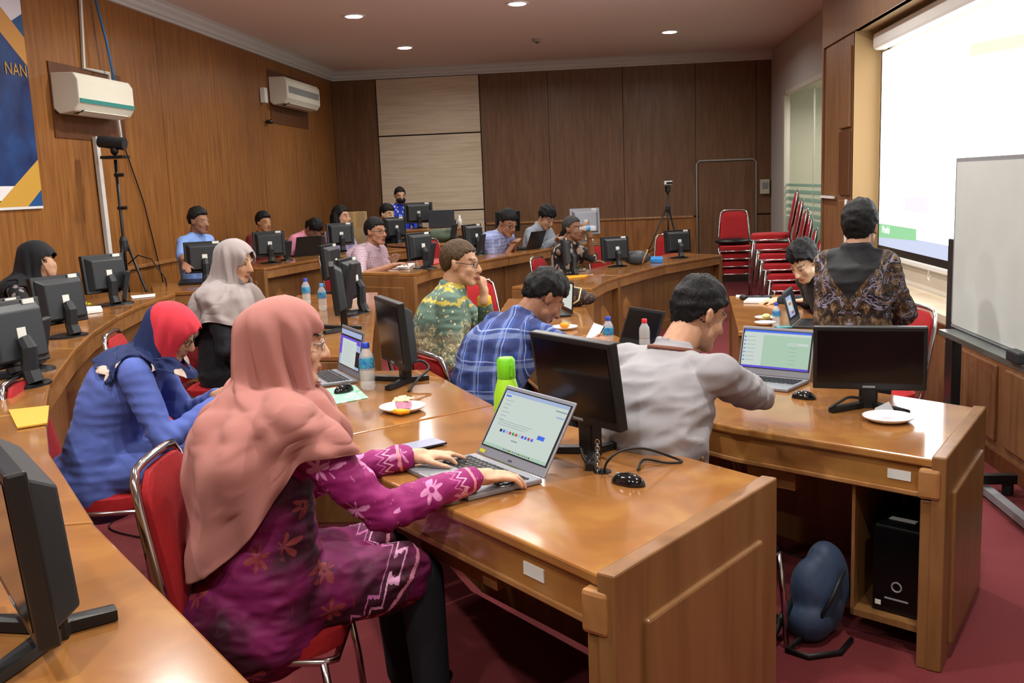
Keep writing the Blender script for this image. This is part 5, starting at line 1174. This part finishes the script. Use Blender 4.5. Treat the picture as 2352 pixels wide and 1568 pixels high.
def bottle(label, p, h=.215, capm=M_CAPB, group='small water bottles', lab=True):
    t = thing('water_bottle', label, 'bottle', p, 0, group); r = h*.158
    MB().lathe([(0, .004), (r*.8, .0), (r, .01), (r, h*.16), (r*.93, h*.19), (r, h*.22), (r, h*.40), (r*.95, h*.42), (r, h*.44), (r, h*.62), (r*.92, h*.74), (r*.5, h*.86), (r*.4, h*.88), (r*.4, h*.92), (0, h*.92)], 24).build('bottle_body', M_PET, t, smooth='auto')
    if lab: MB().lathe([(r*1.02, h*.46), (r*1.03, h*.47), (r*1.03, h*.66), (r*1.0, h*.68), (r*.99, h*.66), (r*.99, h*.47)], 24).build('paper_label', M_LABEL, t, smooth='auto')
    MB().lathe([(0, h*.885), (r*.5, h*.885), (r*.5, h*.985), (r*.42, h), (0, h)], 20).build('cap', capm, t, smooth='auto')
bottle('water bottle on the cake desk before the black monitor', on(846, 893, .88), .215)
bottle('water bottle standing left of the edge-on monitors', on(705, 700, .88), .215)
bottle('water bottle with a pale blue cap half hidden by the edge-on monitor', on(742, 712, .88), .205, M_CAPL)
bottle('water bottle on the long desk near the mauve shirt man', on(812, 690, .88), .215)
bottle('water bottle beside the plaid shirt man\'s phone', on(1398, 803, .78), .20)
bottle('red-capped bottle beyond the grey shirt man\'s shoulder', on(1481, 810, .78), .20, M_CAPR, lab=False)
bottle('water bottle on the presenter table beside the plates', on(1783, 752, .78), .165)
bottle('water bottle in front of the blue checked shirt man', on(1137, 579, .95), .165)
bottle('water bottle between the dark red and pink shirts', on(655, 597, 1.0), .22)
t = thing('drinking_bottle', 'clear bottle tipped at the drinking man\'s mouth', 'bottle', at(1345, 524, 10.66)); b = MB(); b.ring([(-.07, 0, .0), (.0, 0, 0), (.06, 0, .0), (.11, 0, -.004)], [.012, .028, .03, .028], 14); b.build('bottle_body', M_PET, t, True)
MB().ring([(.01, 0, 0), (.05, 0, 0)], .031, 14).build('paper_label', M_LABEL, t)
t = thing('sports_bottle', 'lime green flip-top water bottle behind the typing woman\'s laptop', 'bottle', on(1168, 985, .88)); t.scale = (1.22,)*3
M_LIME = mat('lime_translucent_plastic', '9AD42A', .35); M_LIME2 = mat('lime_cap', '6FC21C', .35)
MB().lathe([(0, 0), (.036, 0), (.042, .01), (.042, .07), (.040, .11), (.028, .155), (.024, .165), (0, .165)], 26).build('bottle_body', M_LIME, t, smooth='auto')
MB().lathe([(0, .158), (.027, .158), (.0285, .165), (.0275, .215), (.022, .222), (0, .224)], 24).build('cap', M_LIME2, t, smooth='auto')
MB().box((.018, -.024, .185), (.006, .006, .035)).build('cap_rib', M_LIME2, t)
M_PLATE = mat('white_plate', 'ECECF2', .3); M_CAKE = mat('sponge_cake', 'C48AA0', .8, var=.3, vs=90); M_CREAM = mat('shredded_cheese', 'F1E6B8', .7, var=.15, vs=160); M_MANGO = mat('orange_fruit', 'F0A818', .45)
def plate(label, p, r=.095, food=None, group='white plates'):
    t = thing('plate', label, 'plate', p, 0, group)
    MB().lathe([(0, .003), (r*.62, .003), (r*.68, .008), (r*.98, .020), (r, .022), (r*.97, .017), (r*.66, .001), (0, 0)], 32).build('dish', M_PLATE, t, smooth='auto')
    return t
plate('white plate with a cake slice on the cake desk', on(925, 943, .88))
t = thing('cake_slice', 'pink layered cake slice topped with shredded cheese', 'cake', on(925, 940, .884)+Vector((0, .02, 0)))
MB().box((0, 0, .018), (.065, .06, .03), Matrix.Rotation(.3, 3, 'Z')).build('sponge', M_CAKE, t, bevel=.008)
b = MB(); 
for i in range(26): a = random.random()*6; b.box((random.uniform(-.03, .03), random.uniform(-.028, .028), .036+random.uniform(0, .012)), (.026, .006, .005), Matrix.Rotation(a, 3, 'Z'))
o = b.build('cheese_topping', M_CREAM, t); o['kind'] = 'stuff'
tag(MB().ring([on(905, 951, .888)+Vector((0, 0, .012)), on(920, 953, .888)+Vector((0, -.004, .014)), on(940, 951, .888)+Vector((0, 0, .012))], [.009, .013, .009], 10).build('fruit_slice', M_MANGO, smooth=True), 'yellow fruit slice on the cake plate', 'fruit')
plate('empty white plate before the monitor on the right-hand desk', on(2040, 966, .78), .1)
tag(MB().add([on(2008, 962, .802)+Vector(v) for v in ((0, 0, .0), (.09, .02, .012), (.08, .09, .05), (.02, .07, .028))], [(0, 1, 2, 3)]).build('plastic_wrapper', mat('cling_film', 'EDEFF5', .1, alpha=.35)), 'crumpled clear wrapper on the empty white plate', 'wrapper')
plate('white plate with an orange snack beyond the plaid shirt man', on(1297, 756, .78), .09)
tag(MB().ell(on(1297, 755, .79)+Vector((0, 0, .025)), (.035, .03, .022)).build('snack_cake', mat('orange_sponge', 'D88A1E', .7, var=.2), smooth=True), 'orange snack cake on the plate beyond the plaid shirt man', 'cake')
plate('white plate with green cake on the presenter table', on(1757, 734, .78), .07)
tag(MB().ell(on(1760, 733, .79)+Vector((0, 0, .02)), (.03, .03, .02)).build('snack_cake', mat('pale_green_sponge', 'C9D28A', .7)), 'pale green snack cake on the presenter table plate', 'cake')
plate('white plate nearest the bottle on the presenter table', on(1757, 746, .78), .07)
plate('white plate with leaf-wrapped snack by the edge-on monitor', on(1330, 622, .78), .085)
tag(MB().ell(on(1330, 621, .79)+Vector((0, 0, .02)), (.05, .03, .016)).build('leaf_snack', mat('leaf_green', '4F6A3A', .6, var=.3)), 'green leaf-wrapped snack on the plate before the drinking man', 'snack')
plate('white plate with yellow snack before the grey shirt young man', on(1270, 564, .95), .09)
tag(MB().ell(on(1268, 562, .96)+Vector((0, 0, .018)), (.05, .035, .016)).build('snack_cake', mat('yellow_sponge', 'E3B72E', .7)), 'yellow snack on the plate before the grey shirt young man', 'cake')
# papers, phones, folders
def flat(name, label, cat, pts, m, th=.004, group=None):
    b = MB(); b.prism([(p.x, p.y) for p in pts], pts[0].z, pts[0].z+th); o = b.build(name, m); return tag(o, label, cat, group)
flat('envelope', 'yellow envelope hanging over the left desk edge', 'envelope', [on(x, y, 1.003) for x, y in ((40, 985), (109, 974), (113, 934), (20, 944))], mat('yellow_card', 'CF9C38', .6), .006)
flat('paper_stack', 'white booklet on the left desk before the black hijab woman', 'booklet', [on(x, y, 1.003) for x, y in ((148, 728), (236, 716), (232, 708), (150, 713))], M_PAPER, .02)
flat('paper_sheet', 'white sheet on the left desk near the far corner', 'paper', [on(x, y, 1.003) for x, y in ((304, 686), (355, 681), (357, 675), (300, 680))], M_PAPER)
flat('paper_sheet', 'crumpled white papers before the mauve shirt man\'s hands', 'paper', [on(x, y, .953) for x, y in ((893, 618), (940, 618), (953, 608), (905, 610))], M_PAPER, .02)
flat('folder', 'red folder on the desk beside the mauve shirt man\'s monitor', 'folder', [on(x, y, .953) for x, y in ((995, 608), (1010, 605), (1008, 596), (994, 597))], mat('red_card', 'B0353A', .6), .01)
flat('folder', 'orange folder on the desk end before the drinking man', 'folder', [on(x, y, .783) for x, y in ((1300, 633), (1352, 632), (1345, 636), (1306, 640))], mat('orange_card', 'E29A1C', .6), .006)
flat('mousepad', 'pale green printed mousepad on the cake desk', 'mousepad', [on(x, y, .881) for x, y in ((733, 936), (846, 914), (815, 885), (740, 895))], fleck('green_pad_print', '8FBFA8', 'CFE3D4', 18, .4), .003)
flat('notebook', 'white notebook under the black jacket man\'s hand', 'notebook', [on(x, y, .783) for x, y in ((1708, 696), (1762, 697), (1770, 684), (1724, 683))], M_PAPER, .015)
flat('paper_slip', 'small white slip at the corner of the presenter table', 'slip', [on(x, y, .783) for x, y in ((1690, 683), (1702, 683), (1702, 678), (1691, 678))], M_PAPER)
flat('keyboard', 'black keyboard on the pale table at the left wall', 'keyboard', [on(x, y, 1.003) for x, y in ((410, 655), (470, 652), (468, 644), (415, 646))], M_BLACK, .02)
flat('sticky_wallet', 'bright blue wallet on the desk by the grey bag', 'wallet', [on(x, y, .785) for x, y in ((1494, 603), (1522, 603), (1522, 596), (1494, 596))], mat('bright_blue_leather', '2E86D0', .5), .04).name = 'wallet'
tag(MB().ring([on(190, 700, 1.01), on(200, 696, 1.04), on(212, 700, 1.01)], .012, 8).build('headband', mat('yellow_band', 'C8C82A', .5), smooth=True), 'yellow band lying on the booklet on the left desk', 'headband')
def phone(label, c, dirv, up, m_scr, case=M_BACK, w=.074, l=.155):
    d = Vector(dirv).normalized(); u = Vector(up); u = (u-d*u.dot(d)).normalized(); r = d.cross(u); M = Matrix((r, d, u)).transposed().to_4x4()
    t = thing('smartphone', label, 'phone', c, 0, 'smartphones')
    o = MB().box((0, 0, 0), (w, l, .008)).build('case', case, t, bevel=.003); o.matrix_local = M
    o2 = MB().box((0, 0, .0045), (w*.93, l*.95, .0012)).build('screen', m_scr, t); o2.matrix_local = M
phone('lit phone lying on the near desk behind the typing hands', on(965, 1022, .888), (.75, .66, 0), (0, 0, 1), glow('phone_page', 'C9C4DC', .8), w=.09, l=.17)
phone('white-screened phone held by the plaid shirt man', on(1362, 772, .93), (.45, .35, .75), (-.4, -.75, .6), glow('phone_white', 'FFFFFF', .8))
phone('dark phone at the near edge of the presenter table', on(1815, 760, .785), (1, -.05, 0), (0, 0, 1), M_GLOSS, M_GREY)
phone('teal phone beside the bottle on the presenter table', on(1808, 751, .785), (1, .15, 0), (0, 0, 1), mat('teal_case', '58A8B0', .4))
phone('phone held by the young man in grey', at(1292, 536, 12.5), (.5, -.3, .8), (-.5, .8, .3), M_GLOSS)
t = thing('microphone', 'black handheld microphone lying on the presenter table', 'microphone', on(1738, 683, .80))
MB().ring([(-.08, .03, 0), (.12, .0, 0)], [.013, .017], 12).build('handle', M_BLACK, t, True); MB().ell((-.105, .034, .002), (.028, .024, .024)).build('grille', M_BACK, t, True)
# bags and boxes
t = thing('backpack', 'dark blue backpack slumped on the carpet under the right-hand desk', 'backpack', on(1880, 1462, 0), .4); t.scale = (.72, .72, .95)
b = MB(); b.ell((0, .02, .17), (.15, .12, .18), Matrix.Rotation(R(-24), 3, 'Y')); b.ell((.08, .04, .24), (.12, .11, .16), Matrix.Rotation(R(-24), 3, 'Y')); b.ell((-.06, -.02, .09), (.13, .11, .09))
me = remesh(b, .012, 4); a = co(me); setco(me, np.c_[a[:, :2], np.maximum(a[:, 2], .002)]+no(me)*(wob(a, 40, 3)*.006)[:, None]*np.array((1, 1, 0)))
finish(me, 'pack_body', cloth_plain('navy_nylon', '2A3A54', '33445E', 300, .6), t, (0, 0, 0))
MB().ring([(-.07, -.11, .12), (.0, -.125, .22), (.09, -.09, .3)], .012, 8).build('pocket_seam', M_BACK, t, True)
MB().ring([(-.1, -.05, .05), (-.26, -.1, .015), (-.2, -.2, .012), (-.02, -.22, .012), (.12, -.12, .012)], .014, 6).build('strap', M_CORD, t, True)
MB().ring([(-.12, .05, .16), (-.24, .0, .1), (-.34, -.05, .02)], .02, 6).build('strap', M_CORD, t, True)
t = thing('green_bag', 'crumpled olive green bag on the far desk', 'bag', on(1010, 556, 1.04)+Vector((0, .1, 0)))
b = MB(); b.ell((0, 0, .08), (.25, .13, .1)); b.ell((.12, -.02, .1), (.1, .1, .09)); b.ell((-.14, .02, .07), (.12, .1, .07)); me = remesh(b, .015, 4); a = co(me); setco(me, np.c_[a[:, :2], np.maximum(a[:, 2], 0)]+no(me)*(wob(a, 45, 5)*.012)[:, None]*np.array((1, 1, .3)))
finish(me, 'bag_body', cloth_plain('olive_nylon', '3E4C3A', '4B5A46', 300, .6), t, (0, 0, 0))
t = thing('shoulder_bag', 'grey leather shoulder bag with a tan strap on the far desk', 'bag', on(1463, 608, .78))
b = MB(); b.ell((0, 0, .085), (.17, .08, .085)); me = remesh(b, .012, 2); finish(me, 'bag_body', mat('grey_leather', '3B4044', .4, var=.2, vs=12), t, (0, 0, 0))
MB().ring([(.06, -.08, .02), (.1, -.06, .12), (.13, -.02, .17), (.1, .03, .16)], .009, 6).ring([(-.15, -.03, .1), (-.14, 0, .19), (-.1, .02, .17)], .012, 6).build('strap', mat('tan_leather', 'A88658', .5), t, True)
t = thing('purse', 'brown checked purse with a cream strap on the inner desk end', 'purse', on(1322, 703, .78))
b = MB(); b.ell((0, 0, .075), (.12, .07, .08)); b.ell((.09, -.01, .06), (.08, .05, .05)); me = remesh(b, .01, 2); finish(me, 'purse_body', fleck('brown_check_leather', '2E211B', '5A463A', 40, .4), t, (0, 0, 0))
MB().ring([(-.03, -.075, .02), (.03, -.085, .06), (.05, -.06, .15), (-.02, -.03, .16)], .007, 6).build('strap', mat('cream_strap', 'C9B98A', .5), t, True)
bx = at(822, 540, 14.1); z_ = .22
for (w_, h_, dx, m_, lab) in ((.46, .78, 0, 'cardboard', 'tall cardboard box on the floor behind the long haired woman'), (.34, .24, .02, 'pale_cardboard', 'pale cardboard box stacked highest but one behind the mauve shirt man'), (.28, .22, -.01, 'cardboard', 'small cardboard box on top of the stack by the corner')):
    t = thing('cardboard_box', lab, 'box', (bx.x+dx, bx.y, z_), .1, 'stacked cardboard boxes')
    MB().box((0, 0, h_/2), (w_, .3, h_)).build('carton', mat('cardboard', 'B09468', .8) if m_ == 'cardboard' else mat('pale_cardboard', 'BDA98A', .8), t)
    MB().box((0, 0, h_/2), (.05, .304, h_+.003)).build('tape', mat('tan_tape', 'C9A868', .4), t); z_ += h_+.002
# computer case, sockets, cables
d2u, d2v = Vector((1.15, 3.39, 0)), Vector((.5, 3.91, 0)); e2 = (d2v-d2u).normalized(); n2 = Vector((-e2.y, e2.x, 0)); n2 = n2 if n2.y > 0 else -n2
pc = d2u+e2*.20+n2*.30
t = thing('computer_case', 'black computer tower standing in the bay of the right-hand desk', 'computer', (pc.x, pc.y, .125), math.atan2(n2.y, n2.x)-R(90))
MB().box((0, 0, .17), (.19, .38, .34)).build('case_body', M_BLACK, t, bevel=.008)
MB().box((0, -.192, .17), (.185, .012, .33)).build('front_bezel', mat('piano_black', '08090A', .15), t, bevel=.004)
MB().ring([(.018*math.cos(a), -.199, .11+.018*math.sin(a)) for a in np.linspace(0, 6.283, 17)[:-1]], .0035, 6, True).build('power_button', M_GREY, t)
MB().box((0, -.199, .06), (.09, .003, .006)).build('port_strip', M_GREY, t)
MB().box((-.07, -.199, .035), (.022, .002, .018)).build('badge', M_STICK, t)
MB().box((-.02, -.1, .3415), (.1, .03, .002)).build('asset_sticker', M_STICK, t)
def socket(label, p, rz):
    t = thing('power_socket', label, 'power socket', p, rz, 'floor power sockets'); MB().box((0, 0, .025), (.16, .07, .05)).build('housing', M_WHITE, t, bevel=.008)
    MB().box((.02, -.01, .06), (.035, .035, .04)).build('plug', M_CORD, t, bevel=.006)
socket('white power socket on the carpet under the right-hand desk', on(1890, 1308, 0), .5)
socket('white power socket on the carpet left of the red chair', on(228, 1066, .10), .3)
def cord(label, pts, r=.004): tag(MB().ring(pts, r, 8).build('cable', M_CORD, smooth=True), label, 'cable')
def smooth(pts, n=6):
    P = [Vector(p) for p in pts]; out = []
    for i in range(len(P)-1):
        p0, p1, p2, p3 = P[max(i-1, 0)], P[i], P[i+1], P[min(i+2, len(P)-1)]
        for k in range(n):
            u = k/n; out.append(.5*((2*p1)+(p2-p0)*u+(2*p0-5*p1+4*p2-p3)*u*u+(3*p1-p0-3*p2+p3)*u**3))
    return out+[P[-1]]
U = lambda x, y, z: on(x, y, z)
cord('black cable looping from the desk hole behind the mouse', smooth([U(1388, 1084, .882), U(1395, 1060, .93), U(1425, 1036, .96), U(1480, 1030, .95), U(1545, 1050, .90), U(1566, 1060, .886), U(1530, 1062, .886), U(1480, 1055, .89), U(1465, 1078, .888)]))
cord('thick black cable from the monitor into the desk hole', smooth([U(1335, 1030, .93), U(1345, 1058, .90), U(1378, 1083, .884)]), .006)
tag(MB().lathe([(0, 0), (.028, 0), (.028, .003), (0, .003)], 20, U(1384, 1083, .8805)).build('cable_hole_cover', M_BLACK), 'black cable hole in the near desk top', 'cable hole')
cord('black cable curving from the monitor on the cake desk', smooth([U(930, 840, .98), U(965, 828, .98), U(985, 845, .95), U(960, 870, .92), U(938, 899, .884)]), .006)
cord('thin black cable on the carpet left of the pink hijab woman', smooth([U(225, 1090, .106), U(260, 1130, .106), U(300, 1160, .106), U(250, 1210, .106), U(330, 1235, .106)]))
cord('black cable on the carpet left of the backpack', smooth([U(1780, 1245, .006), U(1810, 1270, .006), U(1850, 1282, .006), U(1885, 1290, .03)]))
cord('short black cable with plug under the plate monitor', smooth([U(1905, 938, .80), U(1925, 925, .82), U(1950, 912, .84), U(1980, 915, .83)]), .006)
chn = MB(); q0, q1 = U(1372, 1015, .96), U(1372, 1084, .884)
for i in range(10):
    c = q0.lerp(q1, i/9); a = i*math.pi/2
    chn.ring([c+Vector((.006*math.cos(x)*math.cos(a), .006*math.cos(x)*math.sin(a), .009*math.sin(x))) for x in np.linspace(0, 6.283, 11)[:-1]], .0018, 5, True)
tag(chn.build('security_chain', M_CHROME, smooth=True), 'thin metal chain from the near desk monitor to the cable hole', 'chain')
t = thing('pump_bottle', 'small white bottle on the raised desk by the pale panel', 'bottle', Vector((-2.12, 14.5, 1.18))); MB().lathe([(0, 0), (.035, 0), (.035, .1), (.015, .13), (.012, .17), (0, .17)], 14).build('bottle_body', M_WHITE, t, True)
t = thing('cup', 'dark cup on the raised desk by the pale panel', 'cup', Vector((-2.2, 14.4, 1.18))); MB().lathe([(0, 0), (.035, 0), (.042, .11), (.036, .11), (.03, .01), (0, .01)], 14).build('cup_body', M_BLACK, t, True)
